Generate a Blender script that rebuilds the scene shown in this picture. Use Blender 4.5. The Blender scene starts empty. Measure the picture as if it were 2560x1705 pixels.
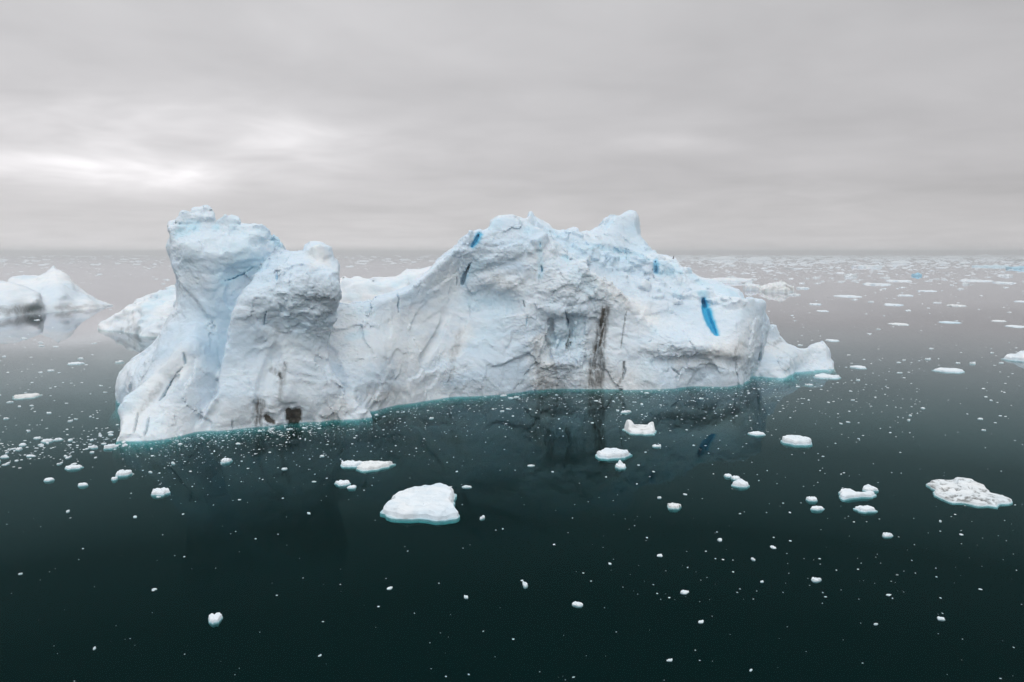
import bpy, math, random
import numpy as np
from mathutils import Vector

# ------------------------------------------------------------------ camera, sky, sun, exposure
sc = bpy.context.scene
F, CX, CY = 1991.0, 1280.0, 852.5          # focal length and centre in photograph pixels
PITCH, CAMH = math.radians(6.36), 20.0
SP, CP = math.sin(PITCH), math.cos(PITCH)

cam_data = bpy.data.cameras.new('camera')
cam_data.sensor_width = 36.0
cam_data.lens = F / 2560.0 * 36.0
cam_data.clip_start, cam_data.clip_end = 0.5, 40000.0
cam = bpy.data.objects.new('camera', cam_data)
cam.location = (0, 0, CAMH)
cam.rotation_euler = (math.pi / 2 - PITCH, 0, 0)
sc.collection.objects.link(cam)
sc.camera = cam

SUN_AZ, SUN_EL = math.radians(172), math.radians(48)     # azimuth measured from +Y towards +X

class NT:
    """small node-tree helper"""
    def __init__(self, tree):
        self.t = tree; tree.nodes.clear()
    def n(self, kind, **kw):
        nd = self.t.nodes.new(kind)
        for k, v in kw.items():
            if k.startswith('i_'):
                key = k[2:]
                nd.inputs[int(key) if key.isdigit() else key.replace('_', ' ')].default_value = v
            else: setattr(nd, k, v)
        return nd
    def l(self, a, b): self.t.links.new(a, b)
    def val(self, x, sock):
        if isinstance(x, (int, float)): sock.default_value = x
        else: self.l(x, sock)
    def math(self, op, a, b=None, c=None, clamp=False):
        nd = self.n('ShaderNodeMath', operation=op, use_clamp=clamp)
        self.val(a, nd.inputs[0])
        if b is not None: self.val(b, nd.inputs[1])
        if c is not None: self.val(c, nd.inputs[2])
        return nd.outputs[0]
    def mix(self, fac, a, b):
        nd = self.n('ShaderNodeMix', data_type='RGBA')
        self.val(fac, nd.inputs[0])
        for x, s in ((a, nd.inputs[6]), (b, nd.inputs[7])):
            if isinstance(x, (tuple, list)): s.default_value = (*x[:3], 1)
            else: self.l(x, s)
        return nd.outputs[2]
    def ramp(self, fac, stops, mode='LINEAR'):
        nd = self.n('ShaderNodeValToRGB')
        cr = nd.color_ramp; cr.interpolation = mode
        while len(cr.elements) < len(stops): cr.elements.new(0.5)
        for e, (p, c) in zip(cr.elements, stops):
            e.position = p
            e.color = (c, c, c, 1) if isinstance(c, (int, float)) else (*c[:3], 1)
        self.l(fac, nd.inputs[0])
        return nd.outputs[0]
    def noise(self, vec, scale, detail=3, rough=0.5, dist=0.0):
        nd = self.n('ShaderNodeTexNoise', i_Scale=scale, i_Detail=detail, i_Roughness=rough, i_Distortion=dist)
        self.l(vec, nd.inputs['Vector'])
        return nd.outputs[0]

world = bpy.data.worlds.new('World'); sc.world = world
world.use_nodes = True
W = NT(world.node_tree)
wout = W.n('ShaderNodeOutputWorld')
tc = W.n('ShaderNodeTexCoord')
sep = W.n('ShaderNodeSeparateXYZ'); W.l(tc.outputs['Generated'], sep.inputs[0])
X, Y, Z = sep.outputs
up = W.math('MAXIMUM', Z, 0.0)
# overcast dome: even grey near the horizon, brighter towards the zenith
dome = W.ramp(up, [(0.0, (.76, .74, .75)), (0.02, (.65, .635, .645)), (0.09, (.575, .56, .57)), (0.29, (.62, .612, .622)),
                   (0.42, (.98, .99, 1.01)), (1.0, (1.08, 1.10, 1.13))])
# cloud layer seen in perspective
den = W.math('ADD', up, 0.11)
px_, py_ = W.math('DIVIDE', X, den), W.math('DIVIDE', Y, den)
cmb = W.n('ShaderNodeCombineXYZ'); W.l(px_, cmb.inputs[0]); W.l(py_, cmb.inputs[1])
c1 = W.noise(cmb.outputs[0], 0.75, 5, 0.5, 0.6)
c2 = W.noise(cmb.outputs[0], 2.4, 5, 0.5, 0.5)
cl = W.math('ADD', W.math('MULTIPLY', c1, .7), W.math('MULTIPLY', c2, .3))
clf = W.math('ADD', W.math('MULTIPLY', W.math('SUBTRACT', cl, .5), 0.55), 1.0)
# sky thins to the left and thickens to the right
az = W.math('ARCTAN2', X, Y)
side = W.math('SUBTRACT', 1.0, W.math('MULTIPLY', W.math('SINE', az), .17))
lum = W.math('MULTIPLY', clf, side)
# breaks in the cloud where the veiled sun comes through
def glow(az0, el0, sa, se, amp):
    a = W.math('DIVIDE', W.math('SUBTRACT', az, math.radians(az0)), math.radians(sa))
    e = W.math('DIVIDE', W.math('SUBTRACT', Z, math.sin(math.radians(el0))), math.sin(math.radians(se)))
    r2 = W.math('ADD', W.math('MULTIPLY', a, a), W.math('MULTIPLY', e, e))
    g = W.math('POWER', 2.718, W.math('MULTIPLY', r2, -1.0))
    return W.math('MULTIPLY', g, amp)
acmb = W.n('ShaderNodeCombineXYZ'); W.l(W.math('MULTIPLY', az, 6.5), acmb.inputs[0]); W.l(W.math('MULTIPLY', Z, 25.0), acmb.inputs[1])
streak = W.noise(acmb.outputs[0], 1.0, 3, .5, .4)
sk = W.ramp(streak, [(0.30, 0.15), (0.5, .6), (0.72, 1.25)])
g_all = W.math('ADD', W.math('ADD', glow(-28, 5.1, 12, 1.1, .95), glow(-22, 7.6, 14, 2.2, .55)),
               W.math('ADD', glow(9.5, 7.4, 6, .8, .22), glow(20.5, 6.0, 3, .35, .10)))
bright = W.math('ADD', lum, W.math('MULTIPLY', g_all, sk))
vm = W.n('ShaderNodeVectorMath', operation='SCALE'); W.l(dome, vm.inputs[0]); W.l(bright, vm.inputs['Scale'])
sky = W.n('ShaderNodeTexSky', sky_type='NISHITA', sun_disc=False)
sky.sun_elevation = SUN_EL; sky.sun_rotation = SUN_AZ % (2 * math.pi); sky.air_density = 1.0
bg1 = W.n('ShaderNodeBackground', i_Strength=0.05); W.l(sky.outputs[0], bg1.inputs[0])
bg2 = W.n('ShaderNodeBackground', i_Strength=1.0); W.l(vm.outputs[0], bg2.inputs[0])
wm = W.n('ShaderNodeMixShader', i_0=0.94); W.l(bg1.outputs[0], wm.inputs[1]); W.l(bg2.outputs[0], wm.inputs[2])
W.l(wm.outputs[0], wout.inputs['Surface'])
world.cycles.sampling_method = 'MANUAL'; world.cycles.sample_map_resolution = 512

sun_data = bpy.data.lights.new('sun', 'SUN')
sun_data.energy, sun_data.angle, sun_data.color = 0.9, math.radians(45), (1.0, .97, .93)
sun = bpy.data.objects.new('sun', sun_data); sc.collection.objects.link(sun)
sd = Vector((math.sin(SUN_AZ) * math.cos(SUN_EL), math.cos(SUN_AZ) * math.cos(SUN_EL), math.sin(SUN_EL)))
sun.rotation_euler = (-sd).to_track_quat('-Z', 'Y').to_euler()

sc.view_settings.view_transform = 'Standard'; sc.view_settings.look = 'None'
sc.view_settings.exposure = 0.0; sc.view_settings.gamma = 1.0; sc.view_settings.use_curve_mapping = False
sc.cycles.max_bounces = 10; sc.cycles.diffuse_bounces = 3; sc.cycles.glossy_bounces = 3
sc.cycles.transparent_max_bounces = 8; sc.cycles.volume_bounces = 6
sc.cycles.use_denoising = True; sc.cycles.use_adaptive_sampling = False

# ------------------------------------------------------------------ helpers
def project(x, y, z):
    dz = z - CAMH
    dep = y * CP - dz * SP
    return CX + F * x / dep, CY - F * (y * SP + dz * CP) / dep
def ray(u, v):
    a, b = (u - CX) / F, -(v - CY) / F
    return np.array([a, CP + b * SP, -SP + b * CP])
def wat(v):
    """distance at which the water is seen on photograph row v"""
    d = ray(CX, v); return -CAMH / d[2] * d[1]
def on_water(u, v, z=0.0):
    d = ray(u, v); t = (z - CAMH) / d[2]
    return d[0] * t, d[1] * t

rng = np.random.default_rng(7)
_perm = rng.permutation(256).astype(np.int32); _perm = np.concatenate([_perm, _perm, _perm])
_grad = rng.normal(size=(256, 3)).astype(np.float32); _grad /= np.linalg.norm(_grad, axis=1, keepdims=True)
def perlin(p, seed=0):
    p = p + np.float32(seed * 17.37)
    i = np.floor(p).astype(np.int32); f = (p - i).astype(np.float32); i &= 255
    s = f * f * f * (f * (f * 6 - 15) + 10)
    out = 0
    for dx in (0, 1):
        wx = s[:, 0] if dx else 1 - s[:, 0]
        for dy in (0, 1):
            wy = s[:, 1] if dy else 1 - s[:, 1]
            for dz in (0, 1):
                wz = s[:, 2] if dz else 1 - s[:, 2]
                g = _grad[_perm[_perm[_perm[i[:, 0] + dx] + i[:, 1] + dy] + i[:, 2] + dz]]
                out = out + wx * wy * wz * ((f[:, 0] - dx) * g[:, 0] + (f[:, 1] - dy) * g[:, 1] + (f[:, 2] - dz) * g[:, 2])
    return out * 1.5
def sstep(a, b, x):
    t = np.clip((x - a) / (b - a), 0, 1); return t * t * (3 - 2 * t)

def tag(o, label=None, cat=None, group=None, kind=None):
    if label: o['label'] = label
    if cat: o['category'] = cat
    if group: o['group'] = group
    if kind: o['kind'] = kind
    return o
def link(o, parent=None):
    sc.collection.objects.link(o)
    if parent: o.parent = parent
    return o
def mesh_np(name, V, Q, mat, attr=None, normals=None, smooth=True):
    """mesh from arrays; Q is (n,4) or (n,3)"""
    me = bpy.data.meshes.new(name)
    Q = np.asarray(Q, np.int32); V = np.asarray(V, np.float32); k = Q.shape[1]
    me.vertices.add(len(V)); me.vertices.foreach_set('co', V.ravel())
    me.loops.add(Q.size); me.loops.foreach_set('vertex_index', Q.ravel())
    me.polygons.add(len(Q))
    me.polygons.foreach_set('loop_start', np.arange(0, Q.size, k, dtype=np.int32))
    me.polygons.foreach_set('use_smooth', np.full(len(Q), smooth, bool))
    me.update(calc_edges=True); me.validate()
    if attr is not None:
        a = me.color_attributes.new('tint', 'FLOAT_COLOR', 'POINT')
        a.data.foreach_set('color', np.asarray(attr, np.float32).ravel())
    if normals is not None: me.normals_split_custom_set_from_vertices(normals)
    me.materials.append(mat)
    return me

# ------------------------------------------------------------------ materials
def new_mat(name):
    m = bpy.data.materials.new(name); m.use_nodes = True
    return m, NT(m.node_tree)

def ice_material(name, scale=1.0, snow=(.69, .76, .82), bump=1.0, attr=True):
    """glacier ice: snowy skin, cold compressed zones, blue ice, silt (tint attribute: R blue, G dirt, B cream, A deep blue)"""
    m, T = new_mat(name)
    out = T.n('ShaderNodeOutputMaterial'); bs = T.n('ShaderNodeBsdfPrincipled')
    tcn = T.n('ShaderNodeTexCoord'); P = tcn.outputs['Object']
    mp = T.n('ShaderNodeMapping'); T.l(P, mp.inputs[0])
    mp.inputs['Rotation'].default_value = (0, math.radians(14), 0); mp.inputs['Scale'].default_value = (.45, .6, 1.3)
    n_big = T.noise(mp.outputs[0], .16 * scale, 4, .55, .6)
    n_mid = T.noise(mp.outputs[0], .9 * scale, 5, .6, .5)
    n_fine = T.noise(P, 4.5 * scale, 4, .65)
    col = T.mix(T.ramp(n_big, [(.38, 0.0), (.64, .75)]), snow, (snow[0] * .74, snow[1] * .86, snow[2] * .95))
    col = T.mix(T.ramp(n_mid, [(.45, 0.0), (.70, .40)]), col, (.50, .63, .71))
    col = T.mix(T.ramp(n_fine, [(.42, 0.0), (.75, .30)]), col, (.52, .62, .68))
    if attr:
        at = T.n('ShaderNodeAttribute', attribute_name='tint'); s = T.n('ShaderNodeSeparateColor'); T.l(at.outputs['Color'], s.inputs[0])
        blue, dirt_shade, cream = s.outputs; deep = at.outputs['Alpha']
        jit = T.math('ADD', T.math('MULTIPLY', T.math('SUBTRACT', n_mid, .5), 1.1), 1.0)
        col = T.mix(T.math('MULTIPLY', cream, T.math('MULTIPLY', jit, .9), clamp=True), col, (.79, .785, .76))
        col = T.mix(T.math('MULTIPLY', blue, jit, clamp=True), col, (.46, .69, .81))
        col = T.mix(T.math('MULTIPLY', deep, T.math('ADD', T.math('MULTIPLY', n_fine, .6), .7), clamp=True), col, (.0, .40, .66))
        # silt, plus painted shade of cracks and pits: streaky film and grains
        mp2 = T.n('ShaderNodeMapping'); T.l(P, mp2.inputs[0]); mp2.inputs['Scale'].default_value = (2.6, 2.6, .35); mp2.inputs['Rotation'].default_value = (0, math.radians(-7), 0)
        st = T.noise(mp2.outputs[0], 1.0, 5, .65, .3)
        film = T.math('MULTIPLY', dirt_shade, T.ramp(st, [(.30, .15), (.55, 1.0)]), clamp=True)
        gr = T.noise(P, 3.2, 4, .7)
        grain = T.math('MULTIPLY', T.ramp(gr, [(.60, 0.0), (.68, 1.0)]), T.math('MULTIPLY', dirt_shade, 2.2, clamp=True))
        film = T.math('MAXIMUM', film, T.ramp(dirt_shade, [(.80, 0.0), (.97, 1.0)]))
        col = T.mix(T.math('MULTIPLY', film, 1.0, clamp=True), col, T.mix(n_fine, (.022, .020, .016), (.085, .078, .062)))
        col = T.mix(T.math('MULTIPLY', grain, .75), col, (.10, .09, .07))
    else:
        gr = T.noise(P, 6.0 * scale, 4, .7)
        col = T.mix(T.ramp(gr, [(.62, 0.0), (.75, .35)]), col, (.50, .52, .50))
    T.l(col, bs.inputs['Base Color'])
    bs.inputs['Subsurface Weight'].default_value = .15 if attr and scale <= 1 else 0.0; bs.inputs['Subsurface Radius'].default_value = (.12, .28, .45); bs.inputs['Subsurface Scale'].default_value = 1.0
    bs.inputs['Roughness'].default_value = .55; bs.inputs['Specular IOR Level'].default_value = .35
    h = T.math('ADD', T.math('MULTIPLY', n_mid, .35), T.math('MULTIPLY', n_fine, .22))
    bp = T.n('ShaderNodeBump', i_Strength=.42 * bump, i_Distance=.6 / scale); T.l(h, bp.inputs['Height'])
    T.l(bp.outputs[0], bs.inputs['Normal'])
    T.l(bs.outputs[0], out.inputs['Surface'])
    return m
M_ICE = ice_material('glacier_ice')
M_FAR = ice_material('far_ice', .6, (.80, .82, .84))  # paler and greyer than the near ice: haze put into the colour
M_FLOE = ice_material('floe_ice', 2.0, (.80, .83, .85), .8)
M_DIRTY = ice_material('dirty_floe_ice', 2.0, (.74, .74, .73), .8)

def water_material():
    m, T = new_mat('sea_water')
    out = T.n('ShaderNodeOutputMaterial')
    geo = T.n('ShaderNodeNewGeometry')
    tcn = T.n('ShaderNodeTexCoord')
    mp = T.n('ShaderNodeMapping'); T.l(tcn.outputs['Object'], mp.inputs[0]); mp.inputs['Scale'].default_value = (.5, 1.0, 1.0)
    w1 = T.noise(mp.outputs[0], .35, 4, .55, .4)
    w2 = T.noise(mp.outputs[0], 2.2, 3, .5)
    h = T.math('ADD', w1, T.math('MULTIPLY', w2, .03))
    bp = T.n('ShaderNodeBump', i_Strength=.004, i_Distance=1.0); T.l(h, bp.inputs['Height'])
    # reflectance of calm water against the viewing angle (through a polarising filter, so it falls fast towards steep views)
    dp = T.n('ShaderNodeVectorMath', operation='DOT_PRODUCT'); T.l(geo.outputs['Normal'], dp.inputs[0]); T.l(geo.outputs['Incoming'], dp.inputs[1])
    R = T.ramp(T.math('ABSOLUTE', dp.outputs['Value']), [(0, 1.0), (.0175, .97), (.052, .85), (.11, .52), (.16, .30), (.23, .092), (.326, .012), (.41, .0025), (.55, .001), (1, .001)])
    tint = T.ramp(T.math('ABSOLUTE', dp.outputs['Value']), [(.08, (.97, .97, 1.0)), (.20, (.60, .90, .95)), (.34, (.35, .85, .92))])
    gl = T.n('ShaderNodeBsdfGlossy', i_Roughness=.008); T.l(tint, gl.inputs['Color']); T.l(bp.outputs[0], gl.inputs['Normal'])
    tr = T.n('ShaderNodeBsdfTransparent'); tr.inputs[0].default_value = (1, 1, 1, 1)
    df = T.n('ShaderNodeBsdfDiffuse'); df.inputs[0].default_value = (.001, .078, .077, 1)
    body = T.n('ShaderNodeMixShader', i_0=.10); T.l(tr.outputs[0], body.inputs[1]); T.l(df.outputs[0], body.inputs[2])
    mx = T.n('ShaderNodeMixShader'); T.l(R, mx.inputs[0]); T.l(body.outputs[0], mx.inputs[1]); T.l(gl.outputs[0], mx.inputs[2])
    T.l(mx.outputs[0], out.inputs['Surface'])
    ab = T.n('ShaderNodeVolumeAbsorption', i_Density=1.4); ab.inputs[0].default_value = (.0, .73, .72, 1)
    T.l(ab.outputs[0], out.inputs['Volume'])
    return m
M_WATER = water_material()
mb, Tb = new_mat('sea_bed_mud')
_o = Tb.n('ShaderNodeOutputMaterial'); _b = Tb.n('ShaderNodeBsdfDiffuse'); _b.inputs[0].default_value = (.01, .02, .02, 1); Tb.l(_b.outputs[0], _o.inputs[0])

# ------------------------------------------------------------------ sea
def box_mesh(name, x0, x1, y0, y1, z0, z1, mat):
    V = [(x, y, z) for z in (z0, z1) for y in (y0, y1) for x in (x0, x1)]
    Q = [(0, 2, 3, 1), (4, 5, 7, 6), (0, 1, 5, 4), (2, 6, 7, 3), (0, 4, 6, 2), (1, 3, 7, 5)]
    return mesh_np(name, V, Q, mat, smooth=False)
EXT = 9000.0
tag(link(bpy.data.objects.new('water', box_mesh('water', -EXT, EXT, -600, EXT, -30, 0, M_WATER))), kind='structure')
tag(link(bpy.data.objects.new('sea_bed', mesh_np('sea_bed', [(-EXT, -600, -29.5), (EXT, -600, -29.5), (EXT, EXT, -29.5), (-EXT, EXT, -29.5)], [(0, 1, 2, 3)], mb))), kind='structure')

# ------------------------------------------------------------------ iceberg sculpting (signed-distance field on a voxel grid)
def tps(points, u, v):
    """thin-plate surface of depth through (u, v, depth) controls"""
    P = np.array(points, float); n = len(P); S = 300.0
    A = P[:, :2] / S
    def phi(r2): return 0.5 * r2 * np.log(r2 + 1e-9)
    K = phi(((A[:, None] - A[None]) ** 2).sum(-1)) + np.eye(n) * .002
    L = np.zeros((n + 3, n + 3)); L[:n, :n] = K; L[:n, n] = L[n, :n] = 1; L[:n, n + 1:] = A; L[n + 1:, :n] = A.T
    wv = np.linalg.solve(L, np.concatenate([P[:, 2], np.zeros(3)]))
    uu, vv = u / S, v / S
    out = wv[n] + wv[n + 1] * uu + wv[n + 2] * vv
    for k in range(n): out = out + wv[k] * phi((uu - A[k, 0]) ** 2 + (vv - A[k, 1]) ** 2)
    return np.clip(out, P[:, 2].min() - 2, P[:, 2].max() + 3)
def poly_sdf(poly, u, v):
    """signed distance (pixels, negative inside) to a closed outline"""
    P = np.array(poly, float); d = np.full(u.shape, 1e12); s = np.ones(u.shape)
    for a, b in zip(P, np.roll(P, -1, 0)):
        e = b - a; wx, wy = u - a[0], v - a[1]
        t = np.clip((wx * e[0] + wy * e[1]) / (e @ e + 1e-9), 0, 1)
        d = np.minimum(d, (wx - t * e[0]) ** 2 + (wy - t * e[1]) ** 2)
        c1, c2 = a[1] <= v, b[1] <= v
        cr = e[0] * wy - e[1] * wx
        s = np.where((c1 & ~c2 & (cr < 0)) | (~c1 & c2 & (cr > 0)), -s, s)
    return np.sqrt(d) * s
def smax(a, b, k):
    h = np.clip(.5 + .5 * (a - b) / k, 0, 1); return b + (a - b) * h + k * h * (1 - h)
def smin(a, b, k): return -smax(-a, -b, k)

class Field:
    def __init__(self, x0, x1, y0, y1, z0, z1, h):
        self.h = h; self.o = np.array([x0, y0, z0], np.float32)
        self.xs = np.arange(x0, x1, h, dtype=np.float32); self.ys = np.arange(y0, y1, h, dtype=np.float32); self.zs = np.arange(z0, z1, h, dtype=np.float32)
        self.d = np.full((len(self.xs), len(self.ys), len(self.zs)), 4.0, np.float32)
        self.id = np.zeros(self.d.shape, np.uint8)
        self.kz = int(np.searchsorted(self.zs, -1e-4))        # first layer at or above the water
    def block(self, bid, poly, ctrl, thick, k_edge=1.4, k_union=.5, step=4):
        poly = [tuple(p) for p in poly]
        P = np.array(poly, float)
        u0, u1, v0, v1 = P[:, 0].min() - 60, P[:, 0].max() + 60, P[:, 1].min() - 60, P[:, 1].max() + 60
        us, vs = np.arange(u0, u1 + step, step), np.arange(v0, v1 + step, step)
        U, Vv = np.meshgrid(us, vs, indexing='ij')
        dp = poly_sdf(poly, U, Vv).astype(np.float32)
        yf = tps(ctrl, U, Vv).astype(np.float32)
        gu, gv = np.gradient(yf, step)
        gn = np.clip(1 / np.sqrt(1 + (gu ** 2 + gv ** 2) * (F / yf) ** 2), .22, 1).astype(np.float32)
        C = np.array(ctrl, float)
        ymin, ymax = C[:, 2].min() - 3, C[:, 2].max() + thick + 4
        ia, ib = np.searchsorted(self.ys, [ymin, ymax])
        xa = min((u0 - CX) / F * ymin, (u0 - CX) / F * ymax) * 1.03; xb = max((u1 - CX) / F * ymin, (u1 - CX) / F * ymax) * 1.03
        ja, jb = np.searchsorted(self.xs, [xa - 1, xb + 1])
        Xg, Yg = np.meshgrid(self.xs[ja:jb], self.ys[ia:ib], indexing='ij')
        for k in range(self.kz, len(self.zs)):
            u, v = project(Xg, Yg, self.zs[k])
            fu = np.clip((u - us[0]) / step, 0, len(us) - 1.001); fv = np.clip((v - vs[0]) / step, 0, len(vs) - 1.001)
            iu, iv = fu.astype(np.int32), fv.astype(np.int32); fu -= iu; fv -= iv
            def lk(t): return (t[iu, iv] * (1 - fu) + t[iu + 1, iv] * fu) * (1 - fv) + (t[iu, iv + 1] * (1 - fu) + t[iu + 1, iv + 1] * fu) * fv
            a = lk(dp) * (Yg / F)
            y = lk(yf); g = lk(gn)
            b = (y - Yg) * g
            c = Yg - (y + thick)
            q = smax(smax(a, b, k_edge), c, 3.0)
            sl = self.d[ja:jb, ia:ib, k]; il = self.id[ja:jb, ia:ib, k]
            il[q < sl] = bid
            self.d[ja:jb, ia:ib, k] = smin(sl, q.astype(np.float32), k_union)
    def local(self, c, r):
        lo = np.clip(((np.array(c) - r - self.o) / self.h).astype(int), 0, np.array(self.d.shape) - 1)
        hi = np.clip(((np.array(c) + r - self.o) / self.h).astype(int) + 2, 1, np.array(self.d.shape))
        s = tuple(slice(a, b) for a, b in zip(lo, hi))
        g = np.meshgrid(self.xs[s[0]] - c[0], self.ys[s[1]] - c[1], self.zs[s[2]] - c[2], indexing='ij')
        return s, g
    def hit(self, u, v, y0=78, y1=150):
        d = ray(u, v); ts = np.arange(y0 / d[1], y1 / d[1], .1)
        p = np.array([0, 0, CAMH]) + ts[:, None] * d
        i = np.round((p - self.o) / self.h).astype(int)
        ok = ((i >= 0) & (i < np.array(self.d.shape))).all(1); i = np.clip(i, 0, np.array(self.d.shape) - 1)
        ins = ok & (self.d[i[:, 0], i[:, 1], i[:, 2]] < 0)
        return p[ins.argmax()] if ins.any() else None
    def box(self, bid, c, half, R, rad=.25, k=.25):
        s, g = self.local(c, float(np.linalg.norm(half)) + .6)
        G = np.stack([a.ravel() for a in g], 1) @ R
        q = np.abs(G) - (np.array(half) - rad)
        d = np.linalg.norm(np.maximum(q, 0), axis=1) + np.minimum(q.max(1), 0) - rad
        d = d.reshape(g[0].shape).astype(np.float32)
        self.id[s][d < self.d[s] - .05] = bid
        self.d[s] = smin(self.d[s], d, k)
    def carve(self, bid, c, r):
        s, g = self.local(c, r + .7)
        d = np.sqrt(g[0] ** 2 + g[1] ** 2 + g[2] ** 2) - r
        if bid: self.id[s][(d < .28)] = bid
        self.d[s] = smax(self.d[s], (-d).astype(np.float32), .12)
    def band_noise(self, fn, width=1.1):
        m = np.abs(self.d) < width
        m[:, :, :self.kz] = False
        i = np.argwhere(m)
        p = (i * self.h).astype(np.float32) + self.o
        self.d[m] += fn(p).astype(np.float32)
    def underwater(self, flare):
        base = self.d[:, :, self.kz]
        for k in range(self.kz):
            z = -self.zs[k]
            self.d[:, :, k] = base - flare(z)
            self.id[:, :, k] = self.id[:, :, self.kz]
        self.d[:, :, 0] = np.maximum(self.d[:, :, 0], .5)
    def surface(self):
        d = self.d; h = self.h
        s = d < 0
        cells = np.zeros(tuple(n - 1 for n in d.shape), np.uint8)
        for a in (0, 1):
            for b in (0, 1):
                for c in (0, 1):
                    cells += s[a:d.shape[0] - 1 + a, b:d.shape[1] - 1 + b, c:d.shape[2] - 1 + c]
        act = np.argwhere((cells > 0) & (cells < 8))
        idx = np.full(cells.shape, -1, np.int32); idx[tuple(act.T)] = np.arange(len(act))
        acc = np.zeros((len(act), 3), np.float32); cnt = np.zeros(len(act), np.float32)
        corner = [np.array(c) for c in ((0, 0, 0), (1, 0, 0), (0, 1, 0), (1, 1, 0), (0, 0, 1), (1, 0, 1), (0, 1, 1), (1, 1, 1))]
        val = [d[tuple((act + c).T)] for c in corner]
        for a, b in ((0, 1), (2, 3), (4, 5), (6, 7), (0, 2), (1, 3), (4, 6), (5, 7), (0, 4), (1, 5), (2, 6), (3, 7)):
            m = (val[a] < 0) != (val[b] < 0)
            t = np.where(m, val[a] / np.where(m, val[a] - val[b], 1), 0)
            acc += np.where(m[:, None], corner[a] + t[:, None] * (corner[b] - corner[a]), 0); cnt += m
        V = (act + acc / cnt[:, None]) * h + self.o
        quads = []
        for ax in range(3):
            o1, o2 = [np.eye(3, dtype=int)[(ax + i) % 3] for i in (1, 2)]
            sh = tuple(n - 1 if a == ax else n for a, n in enumerate(d.shape))
            A = s[tuple(slice(0, n) for n in sh)]; B = s[tuple(slice(1, None) if a == ax else slice(None) for a in range(3))]
            for flip, mk in ((False, A & ~B), (True, ~A & B)):
                e = np.argwhere(mk); e = e[(e[:, (ax + 1) % 3] > 0) & (e[:, (ax + 2) % 3] > 0) & (e < np.array(cells.shape)).all(1)]
                q = np.stack([idx[tuple((e - o).T)] for o in (o1 * 0, o1, o1 + o2, o2)], 1)
                quads.append(q[:, ::-1] if flip else q)
        Q = np.concatenate(quads); Q = Q[(Q >= 0).all(1)]
        vid = self.id[tuple(act.T)]
        return V, Q, vid
def vnormals(V, Q):
    n = np.cross(V[Q[:, 2]] - V[Q[:, 0]], V[Q[:, 3]] - V[Q[:, 1]])
    N = np.zeros_like(V)
    for k in range(4): np.add.at(N, Q[:, k], n)
    return N / (np.linalg.norm(N, axis=1, keepdims=True) + 1e-9)

TILT = np.array([[math.cos(.24), 0, -math.sin(.24)], [0, 1, 0], [math.sin(.24), 0, math.cos(.24)]], np.float32)
f32 = lambda *a: np.array(a, np.float32)
_tab = rng.random((4096, 7)).astype(np.float32)
def facets(p, size, seed=0):
    """fracture planes: every jittered cell carries its own tilted plane and step"""
    q = p / np.float32(size) + np.float32(seed * 3.71); b = np.floor(q - .5).astype(np.int32)
    best = np.full(len(q), 9.0, np.float32); out = np.zeros(len(q), np.float32)
    for dx in (0, 1):
        for dy in (0, 1):
            for dz in (0, 1):
                c = b + np.array([dx, dy, dz], np.int32)
                t = _tab[(c[:, 0] * 73 + c[:, 1] * 179 + c[:, 2] * 283 + seed * 31) & 4095]
                r = q - (c + .5 + (t[:, :3] - .5) * .8)
                d = (r * r).sum(1)
                m = d < best
                v = (r * (t[:, 3:6] - .5) * 2).sum(1) + (t[:, 6] - .5) * .5
                best = np.where(m, d, best); out = np.where(m, v, out)
    return out * np.float32(size)
def ice_noise(p, rough=0.0):
    w = np.stack([perlin(p * .13, 11), perlin(p * .13, 12), perlin(p * .13, 13)], 1) * 2.6
    w += np.stack([perlin(p * .45, 14), perlin(p * .45, 15), perlin(p * .45, 16)], 1) * .7
    q = (p + w) @ TILT.T
    mask = np.clip(sstep(-.1, .55, perlin(p * .085, 18)) * .7 + rough, 0, 1.6)      # rough, melted zones against smooth ones
    n = perlin(p * .12, 1) * .6 + perlin(p * .27, 8) * .22
    n += (np.abs(perlin(q * f32(.24, .30, .40), 2)) - .2) * (.06 + .28 * mask)
    w2 = p + w * f32(.5, .5, .5)
    n += facets(w2 * f32(1, 1, .7), 7.5, 1) * .06 + facets(w2 * f32(1, 1, .9), 2.5, 2) * (.07 + .09 * mask)
    n += perlin(q * f32(.6, .6, .95), 3) * (.06 + .18 * mask)
    n += perlin(q * f32(1.1, 1.1, 1.6), 4) * (.05 + .14 * mask)
    return n
def fine_noise(V, N, rough):
    w = np.stack([perlin(V * .6, 51), perlin(V * .6, 52), perlin(V * .6, 53)], 1) * .6
    q = (V + w) @ TILT.T
    mask = np.clip(.10 + .40 * sstep(-.1, .6, perlin(V * .12, 19)) + rough * .6, 0, 1.4)
    a = (np.abs(perlin(q * f32(1.2, 1.2, 2.4), 5)) - .2) * .20 + (np.abs(perlin(q * f32(2.4, 2.4, 4.4), 6)) - .2) * .12 + perlin(q * f32(3.6, 3.6, 5.0), 7) * .07
    a = a + facets(V + w * .5, .95, 4) * .14
    return V + N * (a * mask)[:, None]
def subdivide(V, Q, val):
    """split every quad into four; val is a per-vertex id"""
    n = len(V); E = np.sort(np.stack([Q, np.roll(Q, -1, 1)], 2).reshape(-1, 2), 1).astype(np.int64)
    key, inv = np.unique(E[:, 0] * n + E[:, 1], return_inverse=True)
    a, b = key // n, key % n
    V2 = np.concatenate([V, (V[a] + V[b]) / 2, V[Q].mean(1)])
    val2 = np.concatenate([val, val[a], val[Q[:, 0]]])
    e = inv.reshape(-1, 4) + n; c = np.arange(len(Q)) + n + len(key)
    Q2 = np.concatenate([np.stack([Q[:, k], e[:, k], c, e[:, k - 1]], 1) for k in range(4)])
    return V2, Q2, val2

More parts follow.
